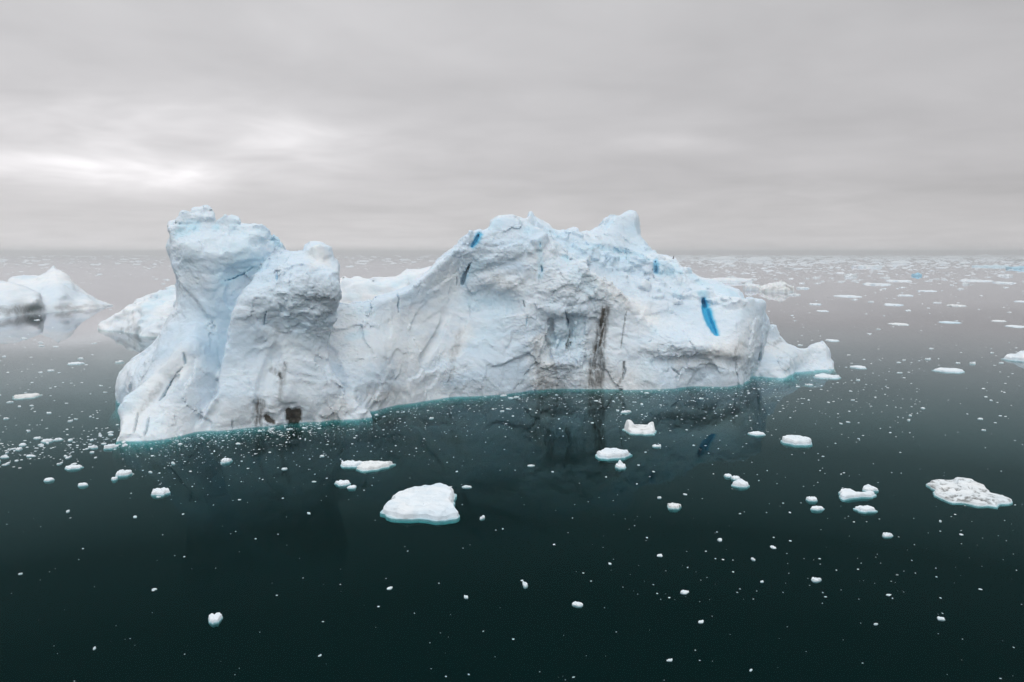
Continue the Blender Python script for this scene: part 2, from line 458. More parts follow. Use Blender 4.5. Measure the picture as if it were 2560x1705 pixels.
w_ = lambda u, v, e=0.0: (u, v, wat(v) + e)
def build_main():
    fd = Field(-55, 66, 79, 156, -4.4, 29.9, .22)
    # 1 tower -------------------------------------------------------
    tower = [(444, 724), (441, 696), (434, 667), (427, 640), (422, 618), (426, 604), (434, 592), (432, 580), (438, 572), (447, 558), (455, 551), (468, 550), (484, 551),
             (491, 539), (502, 533), (517, 530), (528, 536), (535, 553), (538, 562), (550, 556), (566, 548), (581, 547), (590, 558), (619, 565), (648, 572), (664, 581), (669, 594),
             (676, 596), (683, 589), (694, 592), (700, 604), (706, 600), (708, 608), (715, 622), (720, 680), (715, 790), (640, 900), (610, 1000), (580, 1130), (299, 1135),
             (297, 1104), (305, 1071), (321, 1032), (340, 1005), (362, 950), (385, 890), (403, 835), (420, 798), (436, 765), (443, 745)]
    tc_ = [w_(297, 1103), w_(342, 1103), w_(436, 1092), w_(485, 1080), w_(540, 1072, .8), (575, 1010, 92.6), (580, 940, 94.2),
           (330, 1045, 86.5), (400, 1010, 86.6), (450, 960, 87.8), (385, 930, 91), (540, 1000, 92.0), (550, 900, 94.2), (480, 868, 90.4), (430, 860, 92.4),
           (520, 820, 93.9), (440, 790, 94.8), (500, 720, 94.2), (560, 760, 95), (620, 700, 97), (460, 690, 95.1), (540, 690, 94.5), (470, 618, 94.3), (440, 640, 95.6), (560, 640, 94.6), (590, 610, 95.2),
           (620, 650, 95.8), (640, 610, 96), (520, 565, 98.2), (600, 575, 98.3), (660, 590, 97.6), (445, 590, 97), (690, 610, 101), (700, 700, 99), (600, 880, 96.5)]
    fd.block(1, tower, tc_, 9.5, .9)
    # 2 rounded flank behind the tower's foot -----------------------
    fd.block(2, [(410, 832), (387, 867), (362, 886), (322, 916), (301, 949), (296, 972), (300, 1018), (303, 1090), (460, 1090), (470, 850)],
             [w_(300, 1018), (325, 1000, 98), (330, 960, 97.5), (370, 900, 98), (395, 870, 99), (400, 960, 94), (440, 1000, 92), w_(330, 1060)], 14)
    # 3 front slab --------------------------------------------------
    slab = [(548, 990), (556, 932), (566, 888), (573, 826), (581, 777), (593, 741), (621, 712), (630, 688), (652, 663), (668, 643), (693, 635), (721, 629), (750, 631), (763, 628),
            (766, 618), (775, 610), (790, 609), (803, 611), (817, 618), (822, 638), (825, 648), (840, 655), (845, 666), (844, 712), (842, 753), (834, 777), (832, 810), (823, 839), (819, 879),
            (835, 940), (870, 990), (925, 1040), (960, 1130), (470, 1130), (478, 1082), (520, 1030)]
    sc_ = [w_(478, 1080), w_(530, 1077), w_(583, 1073), w_(644, 1067), w_(754, 1055), w_(844, 1049), w_(900, 1045), (556, 932, 90.2), (575, 826, 91.0), (593, 745, 91.6), (630, 710, 92.8),
           (690, 650, 95.5), (783, 622, 97), (838, 668, 95.6), (640, 735, 91.0), (700, 695, 91.9), (770, 680, 92.3), (835, 690, 92.8), (640, 820, 91.9), (700, 810, 92.3), (790, 800, 93.0), (830, 790, 94.2),
           (640, 890, 91.9), (700, 890, 92.4), (780, 880, 93.6), (815, 880, 94.8), (620, 1000, 89.4), (700, 1000, 90.4), (780, 1000, 92), (840, 1010, 94)]
    fd.block(3, slab, sc_, 8.5, .45, .15)
    # 4 saddle and central wall -------------------------------------
    wall = [(770, 770), (838, 764), (869, 762), (911, 756), (961, 745), (995, 733), (1026, 718), (1045, 699), (1076, 672), (1098, 653), (1118, 634), (1141, 615), (1164, 596), (1185, 582), (1199, 575),
            (1203, 586), (1209, 578), (1225, 569), (1229, 554), (1248, 545), (1278, 543), (1305, 552), (1335, 575), (1360, 590), (1390, 612), (1420, 645), (1460, 660), (1478, 690), (1510, 700), (1560, 735), (1600, 770),
            (1650, 830), (1690, 900), (1690, 1060), (790, 1120), (780, 900)]
    wc = [w_(830, 1050), w_(880, 1040), w_(968, 1017), w_(1050, 1004), w_(1125, 992), w_(1267, 984), w_(1336, 975), w_(1404, 971), w_(1468, 973), w_(1560, 973), w_(1650, 971),
          (838, 764, 103.5), (911, 757, 104.5), (995, 735, 106.5), (1045, 700, 108.5), (1098, 655, 111), (1164, 598, 114), (1230, 558, 116.5), (1280, 546, 118), (1320, 562, 118.5), (1400, 630, 118), (1470, 675, 117.3), (1560, 740, 118),
          (900, 795, 102.8), (990, 790, 106), (860, 870, 99.5), (940, 900, 100.5), (940, 970, 99.6), (1020, 900, 105), (1100, 900, 109), (1060, 800, 110), (1100, 720, 112.6), (1160, 660, 114.5), (1240, 600, 115),
          (1300, 610, 115), (1180, 760, 114.6), (1250, 740, 114.8), (1160, 850, 111.8), (1250, 870, 112.4), (1200, 940, 109.8), (1320, 700, 115), (1350, 650, 115.4), (1430, 690, 115.2), (1400, 740, 114.6), (1460, 750, 115.6),
          (1330, 800, 114.2), (1300, 880, 113.2), (1340, 900, 113.6), (1390, 830, 116.4), (1430, 830, 116.6), (1400, 900, 114.6), (1470, 850, 117), (1520, 800, 117.6), (1570, 800, 118), (1530, 900, 116), (1620, 900, 117), (1600, 830, 118.2)]
    fd.block(4, wall, wc, 13, .8, .35)
    # 5 broken summit behind the wall -------------------------------
    summ = [(1290, 575), (1315, 556), (1320, 546), (1324, 531), (1330, 531), (1335, 543), (1348, 549), (1372, 563), (1384, 575), (1400, 581), (1408, 578), (1411, 584), (1424, 573), (1436, 567), (1447, 568), (1449, 580), (1467, 574),
            (1472, 580), (1485, 570), (1500, 560), (1513, 549), (1527, 539), (1545, 538), (1562, 531), (1576, 528), (1587, 531), (1594, 542), (1596, 588), (1606, 601), (1614, 608), (1620, 622), (1625, 631), (1635, 629), (1640, 640),
            (1660, 643), (1690, 647), (1694, 660), (1700, 673), (1712, 676), (1722, 672), (1732, 684), (1746, 694), (1760, 699), (1793, 706), (1804, 711), (1827, 718), (1847, 723), (1856, 738), (1858, 760), (1850, 900), (1300, 900)]
    mc = [(1325, 540, 124), (1380, 575, 126), (1447, 575, 131), (1510, 555, 137), (1585, 535, 139.5), (1594, 590, 138), (1625, 632, 136), (1690, 650, 133), (1738, 690, 131), (1800, 712, 129.5), (1850, 735, 129),
          (1340, 600, 121), (1400, 640, 120.5), (1450, 670, 120.5), (1500, 600, 131.5), (1540, 590, 134.5), (1500, 645, 126), (1570, 630, 134), (1620, 650, 132.5), (1540, 680, 125.5), (1560, 700, 124.4), (1600, 690, 127.5), (1650, 680, 130), (1690, 690, 129.6),
          (1620, 740, 123.8), (1700, 730, 127), (1750, 730, 128), (1800, 745, 127), (1600, 780, 121.5), (1700, 800, 122.5), (1800, 820, 123.5), (1500, 760, 120.5), (1400, 760, 120.5)]
    fd.block(5, summ, mc, 11, .5, .25)
    # 6 snow shelf and right-hand block -----------------------------
    shelf = [(1540, 760), (1580, 745), (1640, 755), (1700, 750), (1745, 752), (1765, 770), (1790, 758), (1807, 746), (1839, 749), (1870, 750), (1902, 751), (1911, 757), (1914, 784), (1924, 798), (1926, 812), (1919, 838), (1907, 878),
             (1893, 913), (1879, 938), (1876, 1040), (1520, 1040), (1520, 850)]
    hc = [w_(1540, 973), w_(1592, 973), w_(1672, 969), w_(1750, 966), w_(1821, 966), w_(1844, 962), w_(1862, 953), w_(1878, 941), (1600, 870, 117), (1680, 862, 117), (1760, 868, 116.9), (1820, 880, 117.6), (1850, 870, 119),
          (1620, 920, 117.4), (1700, 915, 118), (1780, 920, 117.9), (1830, 925, 118.2), (1590, 800, 119.6), (1640, 800, 120.6), (1700, 810, 120.8), (1740, 770, 123.5), (1800, 830, 119.6), (1850, 800, 120.6), (1820, 765, 122.6),
          (1870, 757, 123.5), (1905, 760, 125.5), (1920, 806, 126.5), (1890, 850, 123), (1905, 870, 126.5), (1868, 900, 120.8), (1885, 915, 125)]
    fd.block(6, shelf, hc, 9, .5, .3)
    # 7 low tongue --------------------------------------------------
    tong = [(1870, 880), (1900, 840), (1929, 815), (1941, 812), (1947, 842), (1954, 848), (1962, 861), (1985, 871), (2014, 877), (2028, 866), (2042, 860), (2056, 859), (2064, 866), (2070, 875), (2077, 896), (2086, 904), (2088, 924), (2085, 960), (1870, 990)]
    oc = [w_(1879, 940), w_(1907, 941), w_(1979, 943), w_(1986, 930), w_(2014, 927), w_(2087, 923), (1935, 820, 134), (1960, 866, 134), (2050, 863, 139), (2014, 880, 137), (1925, 880, 130), (1980, 905, 130), (2060, 895, 137), (2020, 905, 136), (1890, 900, 129)]
    fd.block(7, tong, oc, 6, .5, .3)
    # boulder and dirty cap on the slab, loose blocks on the summit --
    R = random.Random(5)
    def rot(s=1.0):
        from mathutils import Euler
        return np.array(Euler((R.uniform(-s, s), R.uniform(-s, s), R.uniform(-3, 3))).to_matrix())
    bid = 20
    spots = []
    for _ in range(400):
        u, v = R.uniform(1330, 1850), R.uniform(560, 760)
        if v < 560 + max(0, (u - 1590)) * .70 + 18 or v > 640 + max(0, u - 1400) * .42: continue
        if 1500 < u < 1610 and v < 625: continue
        if any((u - a) ** 2 + ((v - b) * 1.6) ** 2 < 27 ** 2 for a, b in spots): continue
        spots.append((u, v))
    spots += [(1528, 655), (1562, 655), (1545, 665), (1600, 660), (1440, 590), (1465, 588), (1400, 592)]
    for u, v in spots[:90]:
        p = fd.hit(u, v)
        if p is None: continue
        s = R.uniform(.6, 1.5)
        fd.box(bid, p + np.array([0, .3, -.15]), (s, s * R.uniform(.6, 1.1), s * R.uniform(.45, .9)), rot(.55), .08, .12); bid += 1
    for (u, v, s) in ((452, 568, 1.0), (468, 562, .9), (448, 585, .8), (560, 562, .8), (583, 560, .9), (510, 550, 1.1), (795, 640, 1.2), (868, 866, .55), (815, 1030, .9), (870, 985, .9), (1335, 990, .6)):
        p = fd.hit(u, v)
        if p is not None: fd.box(bid, p + np.array([0, .4, 0]), (s, s * .8, s * .75), rot(.5), .12, .2); bid += 1
    zones = [(fd.hit(u, v), r, a) for u, v, r, a in ((770, 720, 4, .6), (800, 800, 4, .4), (660, 760, 4, .4), (1390, 840, 5, 1.0), (1430, 720, 4, .8), (1360, 940, 3.5, .9), (1500, 700, 4, .7), (1450, 900, 4, .5), (1460, 620, 5, .5), (1600, 680, 6, .5), (1700, 720, 6, .4),
             (1720, 880, 5, .6), (1640, 890, 4, .5), (460, 660, 5, .4), (870, 1010, 3.5, .6), (1250, 640, 6, .3), (1060, 860, 5, .2), (1280, 780, 4, .4), (1880, 860, 4, .4), (460, 570, 2.5, .5), (520, 555, 2.5, .35), (590, 570, 3, .35), (690, 605, 3, 1.2), (700, 660, 4, .4), (1950, 890, 5, .3))]
    zones = [(p, r, a) for p, r, a in zones if p is not None]
    def rough_at(p):
        o = np.zeros(len(p), np.float32)
        for c, r, a in zones: o += a * np.exp(-(((p - c.astype(np.float32)) / r) ** 2).sum(1))
        return o
    # broad creases (-) and ribs (+): pixels, radius, depth
    def crease(pts, r, dep):
        todo = []
        for a, b in zip(pts[:-1], pts[1:]):
            n = max(2, int(math.hypot(b[0] - a[0], b[1] - a[1]) / 5))
            for t in np.linspace(0, 1, n):
                u, v = a[0] + (b[0] - a[0]) * t, a[1] + (b[1] - a[1]) * t
                p = fd.hit(u, v)
                if p is None: continue
                d_ = ray(u, v); todo.append((p, d_ / np.linalg.norm(d_)))
        for i, (p, d_) in enumerate(todo):
            f = math.sin(math.pi * (i + .8) / (len(todo) + .6)) ** .5          # fade out at both ends
            c_ = p - d_ * (r - dep * f) if dep > 0 else p + d_ * (r + dep * f)
            sl, g = fd.local(c_, r + .9)
            q = (np.sqrt(g[0] ** 2 + g[1] ** 2 + g[2] ** 2) - r).astype(np.float32)
            fd.d[sl] = smax(fd.d[sl], -q, .35) if dep > 0 else smin(fd.d[sl], q, .45)
    for pts, r, dep in (([(1180, 745), (1225, 738), (1300, 750)], 1.6, 1.0), ([(1200, 760), (1280, 765)], 1.8, .7), ([(826, 870), (845, 940), (880, 1000)], .8, .35), ([(1385, 800), (1376, 840), (1368, 880)], .9, 1.1), ([(1424, 775), (1420, 830), (1405, 890)], .9, 1.3),
                        ([(1455, 780), (1448, 840), (1440, 875)], .8, 1.0), ([(1372, 862), (1362, 900)], .7, .8), ([(1490, 780), (1480, 860), (1470, 940)], 1.0, .5), ([(1480, 700), (1465, 730)], 1.5, 1.2), ([(1470, 765), (1500, 762)], .8, .7), ([(1700, 880), (1650, 875)], 1.2, .5), ([(1180, 690), (1250, 665), (1330, 640)], .8, .3), ([(1640, 905), (1700, 900), (1760, 905)], 1.2, .5),
                        ([(1500, 612), (1530, 622), (1580, 632), (1620, 652)], 1.0, .7), ([(1545, 655), (1575, 645), (1600, 655)], .9, .6), ([(1530, 540), (1512, 566)], .5, .3), ([(690, 870), (660, 960), (655, 1000)], 1.0, .3), ([(1800, 905), (1850, 912)], 1.0, .45), ([(722, 1030), (735, 1046), (748, 1030)], .75, .6), ([(734, 1050), (734, 1060)], .8, .5), ([(664, 1040), (682, 1056)], .45, .4), ([(650, 1005), (648, 1060)], .6, .3),
                        ([(1060, 900), (1090, 850), (1120, 780)], .8, .3), ([(380, 1000), (420, 940)], .9, .35), ([(540, 1010), (520, 1060)], .7, .3), ([(1400, 790), (1404, 850), (1400, 880)], .7, -.5), ([(1447, 800), (1446, 860)], .5, -.4), ([(1360, 770), (1440, 772), (1500, 760)], .8, -.5),
                        ([(480, 868), (430, 930), (380, 985), (330, 1030)], 1.3, -.14), ([(1600, 868), (1700, 862), (1790, 876)], .8, -.25), ([(1310, 690), (1240, 720)], .8, -.3)):
        crease(pts, r, dep)
    fd.band_noise(lambda p: ice_noise(p, rough_at(p)))
    # clefts and cracks: (pixels, radius at each point, depth into the ice)
    cl = [([(1757, 752, .28), (1760, 765, .42), (1765, 780, .52), (1772, 800, .50), (1781, 820, .42), (1789, 836, .22)], 1.05, 12),
          ([(1196, 588, .2), (1188, 604, .24), (1178, 618, .12)], 1.0, 13),
          ([(1172, 664, .12), (1164, 682, .25), (1158, 700, .34), (1155, 711, .22)], 1.5, 15),
          ([(1141, 695, .10), (1142, 714, .16)], 1.2, 0),
          ([(994, 735, .12), (996, 755, .16), (994, 782, .06)], 1.6, 0),
          ([(1352, 608, .1), (1352, 616, .1)], 1.0, 0), ([(1350, 648, .22), (1353, 660, .2)], 1.0, 0), ([(1352, 668, .16), (1353, 678, .16)], 1.4, 0),
          ([(1420, 660, .25), (1414, 650, .3)], 1.2, 0),
          ([(1414, 780, .35), (1418, 800, .25), (1419, 822, .15)], 1.8, 0), ([(1365, 838, .3), (1366, 850, .2)], 1.6, 0), ([(1430, 825, .12), (1420, 850, .2), (1415, 870, .1)], 1.4, 0),
          ([(1466, 768, .3), (1472, 776, .3)], 1.5, 0),
          ([(460, 884, .12), (461, 912, .16)], 1.2, 0), ([(455, 922, .06), (436, 945, .22), (424, 962, .22), (410, 985, .1)], 1.6, 0),
          ([(345, 1030, .08), (342, 1050, .2), (334, 1080, .12)], 1.0, 0), ([(372, 1040, .14), (368, 1065, .16), (362, 1085, .08)], 1.0, 0),
          ([(692, 680, .08), (692, 700, .1)], .6, 0), ([(663, 785, .06), (660, 815, .08)], .6, 0),
          ([(581, 1050, .1), (581, 1070, .1)], .6, 0), ([(698, 935, .12), (704, 945, .12)], .8, 0), ([(711, 905, .1), (712, 915, .1)], .6, 0),
          ([(1838, 900, .06), (1841, 930, .1), (1846, 960, .14)], .8, 0), ([(1678, 915, .06), (1697, 938, .1)], .8, 0),
          ([(1560, 912, .1), (1562, 930, .22), (1558, 945, .1)], 1.0, 0), ([(1305, 752, .08), (1311, 765, .1)], .8, 0),
          ([(1638, 655, .25), (1640, 680, .3)], .8, 14)]
    cl = [(p_, min(d_, 1.5), i_) for p_, d_, i_ in cl if i_]
    for pts, depth, cid in cl:
        pts3 = []
        for a, b in zip(pts[:-1], pts[1:]) if len(pts) > 1 else [(pts[0], pts[0])]:
            n = max(2, int(math.hypot(b[0] - a[0], b[1] - a[1]) / 3))
            for t in np.linspace(0, 1, n, endpoint=False): pts3.append([a[i] + (b[i] - a[i]) * t for i in range(3)])
        pts3.append(list(pts[-1]))
        hits = [(fd.hit(q[0], q[1]), q) for q in pts3]
        for p, q in hits:
            if p is None: continue
            dirn = ray(q[0], q[1]); dirn /= np.linalg.norm(dirn)
            r0 = max(q[2], .1)
            for s in np.arange(0, depth, .25):
                fd.carve(cid, p + dirn * s, r0 * (1 - .45 * s / depth))
    gx, gy = np.meshgrid(fd.xs, fd.ys, indexing='ij'); ledge = np.zeros_like(gx)
    for u, v, r, a in ((2010, 942, 7, 1.3), (2060, 930, 6, 1.2), (1900, 948, 5, .9), (300, 1022, 5, 1.6), (288, 1090, 4, .4), (1130, 995, 7, .15)):
        cx, cy = on_water(u, v); ledge = np.maximum(ledge, a * np.exp(-((gx - cx) ** 2 + (gy - cy) ** 2) / r ** 2))
    un = (perlin(np.stack([gx.ravel() * .13, gy.ravel() * .13, gx.ravel() * 0], 1).astype(np.float32), 61) + .6 * perlin(np.stack([gx.ravel() * .5, gy.ravel() * .5, gx.ravel() * 0], 1).astype(np.float32), 62)).reshape(gx.shape)
    un = np.clip(.05 + 1.2 * un, -.9, 1.4)
    for k in range(fd.kz, fd.kz + 5):                      # wave-cut notch
        z = fd.zs[k]; fd.d[:, :, k] += .16 * math.exp(-((z - .25) / .3) ** 2) * np.clip(un, 0, 1)
    fd.underwater(lambda z: min(.12 * z, .3) * un - max(0, z - 2.0) * .3 + ledge * min(z, 1.6))
    V, Q, vid = fd.surface()
    V = V.astype(np.float32); N = vnormals(V, Q)
    seen = ((N * (V - np.array([0, 0, CAMH]))).sum(1) / np.linalg.norm(V - np.array([0, 0, CAMH]), axis=1) < .35) & (V[:, 2] > -.7)
    fs = seen[Q].any(1); Qc = Q[~fs]                       # the far side stays at the coarse size
    V, Q, vid = subdivide(V, Q[fs], vid); Q = np.concatenate([Q, Qc])
    N = vnormals(V, Q).astype(np.float32); V = fine_noise(V, N, rough_at(V)).astype(np.float32)
    print('iceberg quads', len(Q))
    # ---- colour of the ice: painted as 3D spots around surface points
    T = np.zeros((len(V), 4), np.float32)
    nz = perlin(V.astype(np.float32) * .7, 21) * .6 + perlin(V.astype(np.float32) * 2.1, 22) * .4
    def paint(ch, pts, rad, amt, soft=1.0):
        P3 = []
        for a, b in zip(pts[:-1], pts[1:]) if len(pts) > 1 else [(pts[0], pts[0])]:
            n = max(1, int(math.hypot(b[0] - a[0], b[1] - a[1]) / max(4, rad * 8)))
            for t in np.linspace(0, 1, n, endpoint=False): P3.append((a[0] + (b[0] - a[0]) * t, a[1] + (b[1] - a[1]) * t))
        P3.append(pts[-1])
        best = np.full(len(V), 9.0, np.float32)
        for u, v in P3:
            p = fd.hit(u, v)
            if p is None: continue
            m = (np.abs(V[:, 0] - p[0]) < rad * 1.6) & (np.abs(V[:, 2] - p[2]) < rad * 1.6)
            i = np.nonzero(m)[0]
            if len(i) == 0: continue
            dd = np.linalg.norm((V[i] - p) * np.array([1, .5, 1]), axis=1) / rad
            best[i] = np.minimum(best[i], dd)
        wv = np.clip((1 - best + nz * .55) * 1.6 / soft, 0, 1) * amt
        wv[best > 1.55] = 0
        T[:, ch] = np.maximum(T[:, ch], wv)
    B, D, C, A = 0, 1, 2, 3
    # blue and turquoise ice
    for pts, r, a in (([(455, 575), (480, 568)], 1.2, .95), ([(445, 590), (470, 583)], .6, .8), ([(540, 568)], .7, .8), ([(585, 562)], .9, .5), ([(690, 600), (705, 610)], 1.3, .75),
                      ([(590, 640), (630, 600), (660, 590)], 2.2, .35), ([(570, 690), (620, 650), (640, 660)], 2.2, .55), ([(560, 705), (632, 668)], .7, .9), ([(560, 740), (545, 800), (540, 900)], 2.6, .28),
                      ([(1180, 750), (1270, 755)], 1.8, .45), ([(1250, 790), (1200, 850)], 2.4, .25), ([(1170, 680), (1190, 660)], 1.6, .4), ([(1215, 560), (1240, 560)], 1.2, .4),
                      ([(1440, 690), (1480, 720)], 1.8, .35), ([(1475, 700)], 1.6, .45), ([(1350, 600), (1352, 690)], .6, .6), ([(1412, 645)], .9, .9),
                      ([(1480, 615), (1530, 625), (1580, 632), (1620, 650)], .8, .75), ([(1540, 650), (1570, 640)], .8, .6), ([(1638, 660), (1640, 682)], .8, 1.0), ([(1650, 682), (1690, 680)], .9, .8), ([(1702, 680)], .6, 1.0),
                      ([(1390, 588), (1405, 590)], .8, .6), ([(1325, 560), (1320, 575)], 1.2, .45), ([(1330, 535)], .8, .4), ([(1530, 555), (1512, 570)], .6, .5), ([(1590, 560)], 1.2, .3), ([(1660, 660), (1685, 665)], 1.2, .45),
                      ([(1735, 690), (1760, 710)], 1.4, .4), ([(1690, 730), (1700, 740)], .7, .5), ([(1830, 735), (1800, 720)], 1.6, .35), ([(1757, 735), (1758, 760), (1768, 790)], 1.2, 1.1), ([(1635, 825)], 1.0, .4),
                      ([(1395, 850), (1430, 850), (1440, 800)], 2.0, .45), ([(1450, 880)], 1.5, .3), ([(1620, 915), (1610, 940)], 1.6, .3), ([(400, 1050), (385, 1055)], 1.2, .3), ([(770, 830), (700, 760)], 3.0, .16),
                      ([(930, 770), (900, 775)], 1.4, .3), ([(870, 842), (910, 835)], .7, .4), ([(1600, 600), (1800, 700)], 4.5, .26), ([(1400, 600), (1560, 640)], 4.5, .24), ([(480, 620), (560, 600)], 4.0, .12), ([(310, 1010), (330, 990)], 1.5, .35)):
        paint(B, pts, r, a * .8)
    # cream, aged snow
    for pts, r, a in (([(790, 630), (800, 650)], 1.6, .8), ([(300, 1095), (360, 1000), (440, 900)], 2.4, .55), ([(430, 1060), (400, 1030)], 2.2, .45), ([(900, 870), (1060, 860)], 3.6, .6), ([(1000, 820), (1090, 800)], 3, .5),
                      ([(870, 800), (850, 860)], 2.2, .6), ([(950, 1000), (1090, 985)], 2.2, .45), ([(1160, 830), (1130, 880)], 1.8, .7), ([(1100, 760), (1130, 700)], 2.4, .45), ([(1490, 690), (1560, 740), (1620, 790)], 2.2, .75), ([(1280, 720), (1230, 700)], 2.6, .4),
                      ([(1350, 860), (1360, 950)], 2.6, .75), ([(1500, 960), (1600, 940)], 3, .55), ([(1780, 880), (1850, 870)], 1.8, .7), ([(1700, 900), (1790, 900)], 1.6, .4), ([(700, 850), (690, 960), (740, 1000)], 2.6, .35), ([(850, 1010), (830, 1040)], 1.8, .5),
                      ([(1930, 870), (2060, 880), (2080, 910)], 2.6, .45), ([(560, 1030), (680, 1030)], 2.4, .35), ([(880, 760)], .8, .8)):
        paint(C, pts, r, a * .7)
    # silt: streaks, grains, dark bands; also dark patches at the slab's foot
    for pts, r, a in (([(1512, 765), (1500, 830), (1488, 900), (1476, 966)], 1.5, .30), ([(1508, 900), (1500, 966)], .9, .3),
                      ([(1566, 780), (1558, 830), (1552, 868)], .16, .8), ([(1560, 905), (1558, 940), (1540, 966)], .3, .7), ([(1424, 830), (1418, 870)], .35, .6), ([(1366, 842), (1372, 860)], .5, .5), ([(1416, 782)], .5, .6),
                      ([(1342, 870), (1350, 940), (1370, 966), (1410, 966)], .9, .38), ([(1380, 900), (1400, 960)], .5, .3), ([(1420, 930), (1460, 950)], 1.6, .2), ([(1540, 940), (1600, 955)], 1.8, .18),
                      ([(650, 1008), (648, 1035), (645, 1060)], .55, .85), ([(644, 1010), (650, 1025)], .5, .6), ([(664, 1040), (678, 1052)], .42, 1.0), ([(668, 1046), (684, 1056)], .35, 1.0),
                      ([(722, 1032), (730, 1045), (745, 1032)], .5, 1.0), ([(725, 1040), (742, 1050)], .55, 1.0), ([(716, 1026), (718, 1045)], .35, 1.0), ([(750, 1028), (748, 1048)], .4, 1.0),
                      ([(713, 910), (705, 960), (700, 1000)], .4, .45), ([(680, 925), (700, 935)], .5, .45), ([(697, 935), (702, 945)], .3, .8), ([(1150, 830), (1130, 900)], .8, .28), ([(1120, 960), (1135, 920)], .3, .35),
                      ([(690, 810), (695, 830)], .5, .25), ([(830, 1040), (870, 1020)], 1.2, .22), ([(1840, 870), (1835, 900)], .4, .4), ([(1250, 705), (1270, 712)], .8, .3), ([(1840, 870), (1846, 960)], .15, .6),
                      ([(1950, 850), (1935, 860)], .5, .35), ([(400, 965), (350, 1030)], .5, .25), ([(1670, 900), (1850, 900)], 2.0, .10), ([(1470, 700), (1560, 740)], 1.6, .10), ([(770, 700), (820, 760)], 2.2, .14), ([(1650, 860), (1560, 870)], 1.5, .08)):
        paint(D, pts, r, a)
    def visible(u, v, tol=1.0):
        """vertices that lie on the surface seen from the front, by photograph position"""
        pu, pv_ = project(V[:, 0], V[:, 1], V[:, 2])
        return pu, pv_
    PU, PV = project(V[:, 0], V[:, 1], V[:, 2])
    def on_face(mask, u, v, tol=1.6):
        p = fd.hit(u, v)
        return mask & (np.abs(V[:, 1] - p[1]) < tol) if p is not None else mask & False
    def patch(ch, poly, amt, soft=5.0):
        P = np.array(poly, float); i = np.nonzero(on_face((PU > P[:, 0].min() - 9) & (PU < P[:, 0].max() + 9) & (PV > P[:, 1].min() - 9) & (PV < P[:, 1].max() + 9), *P.mean(0)))[0]
        d = poly_sdf(poly, PU[i], PV[i]) + nz[i] * 6
        T[i, ch] = np.maximum(T[i, ch], sstep(soft / 2, -soft / 2, d) * amt)
    patch(D, [(713, 1022), (722, 1017), (730, 1024), (738, 1020), (750, 1020), (755, 1030), (750, 1052), (744, 1060), (722, 1060), (716, 1045)], 1.0)  # dark patches at the slab's foot
    patch(D, [(659, 1034), (668, 1036), (687, 1052), (684, 1060), (668, 1056), (660, 1046)], 1.0)
    patch(D, [(638, 1000), (650, 995), (664, 1000), (664, 1018), (655, 1030), (656, 1066), (642, 1068), (644, 1035), (638, 1015)], .62, 8)
    jit = perlin(V * f32(1.1, 1.1, 1.1), 25)
    patch(D, [(1502, 764), (1527, 764), (1518, 830), (1512, 880), (1516, 910), (1505, 970), (1466, 972), (1472, 910), (1484, 850), (1494, 800)], .78, 12)
    patch(D, [(1503, 770), (1516, 768), (1510, 815), (1503, 825), (1496, 815)], 1.0, 9)
    patch(D, [(1490, 850), (1497, 850), (1484, 915), (1474, 960), (1470, 950), (1480, 900)], 1.0, 8)
    patch(D, [(1510, 800), (1515, 810), (1503, 860), (1494, 880), (1500, 840)], 1.0, 7)
    patch(D, [(1345, 950), (1400, 960), (1412, 971), (1345, 976)], .5, 10)
    def crack(pts, wpx, deep, dirt_shade, depth):
        """thin fracture line: groove pressed in, its shade painted dark"""
        tot = len(pts) - 1; wpx *= .8; dirt_shade *= .62
        for si, (a, b) in enumerate(zip(pts[:-1], pts[1:])):
            m = (PU > min(a[0], b[0]) - 8) & (PU < max(a[0], b[0]) + 8) & (PV > min(a[1], b[1]) - 8) & (PV < max(a[1], b[1]) + 8)
            i = np.nonzero(on_face(m, (a[0] + b[0]) / 2, (a[1] + b[1]) / 2, 2.5))[0]
            ex, ey = b[0] - a[0], b[1] - a[1]; wx, wy = PU[i] - a[0], PV[i] - a[1]
            t = np.clip((wx * ex + wy * ey) / (ex * ex + ey * ey + 1e-6), 0, 1)
            L = math.hypot(ex, ey) + 1e-6
            side = (wx * ey - wy * ex) / L + jit[i] * 3.2
            along = np.hypot(wx - t * ex, wy - t * ey) * 0 + np.maximum(np.abs((wx * ex + wy * ey) / L - L / 2) - L / 2, 0)
            wl = wpx * np.clip(1.15 * np.sin(np.pi * np.clip((si + t) / tot, .03, .97)) ** .6 + nz[i] * .9, .1, 1.6)
            dd = np.hypot(side, along)
            k = sstep(wl * 1.25, wl * .35, dd)
            T[i, A] = np.maximum(T[i, A], k * deep); T[i, D] = np.maximum(T[i, D], k * dirt_shade)  # shade inside the crack painted into the colour channels
            V[i] -= N[i] * (k * depth)[:, None]
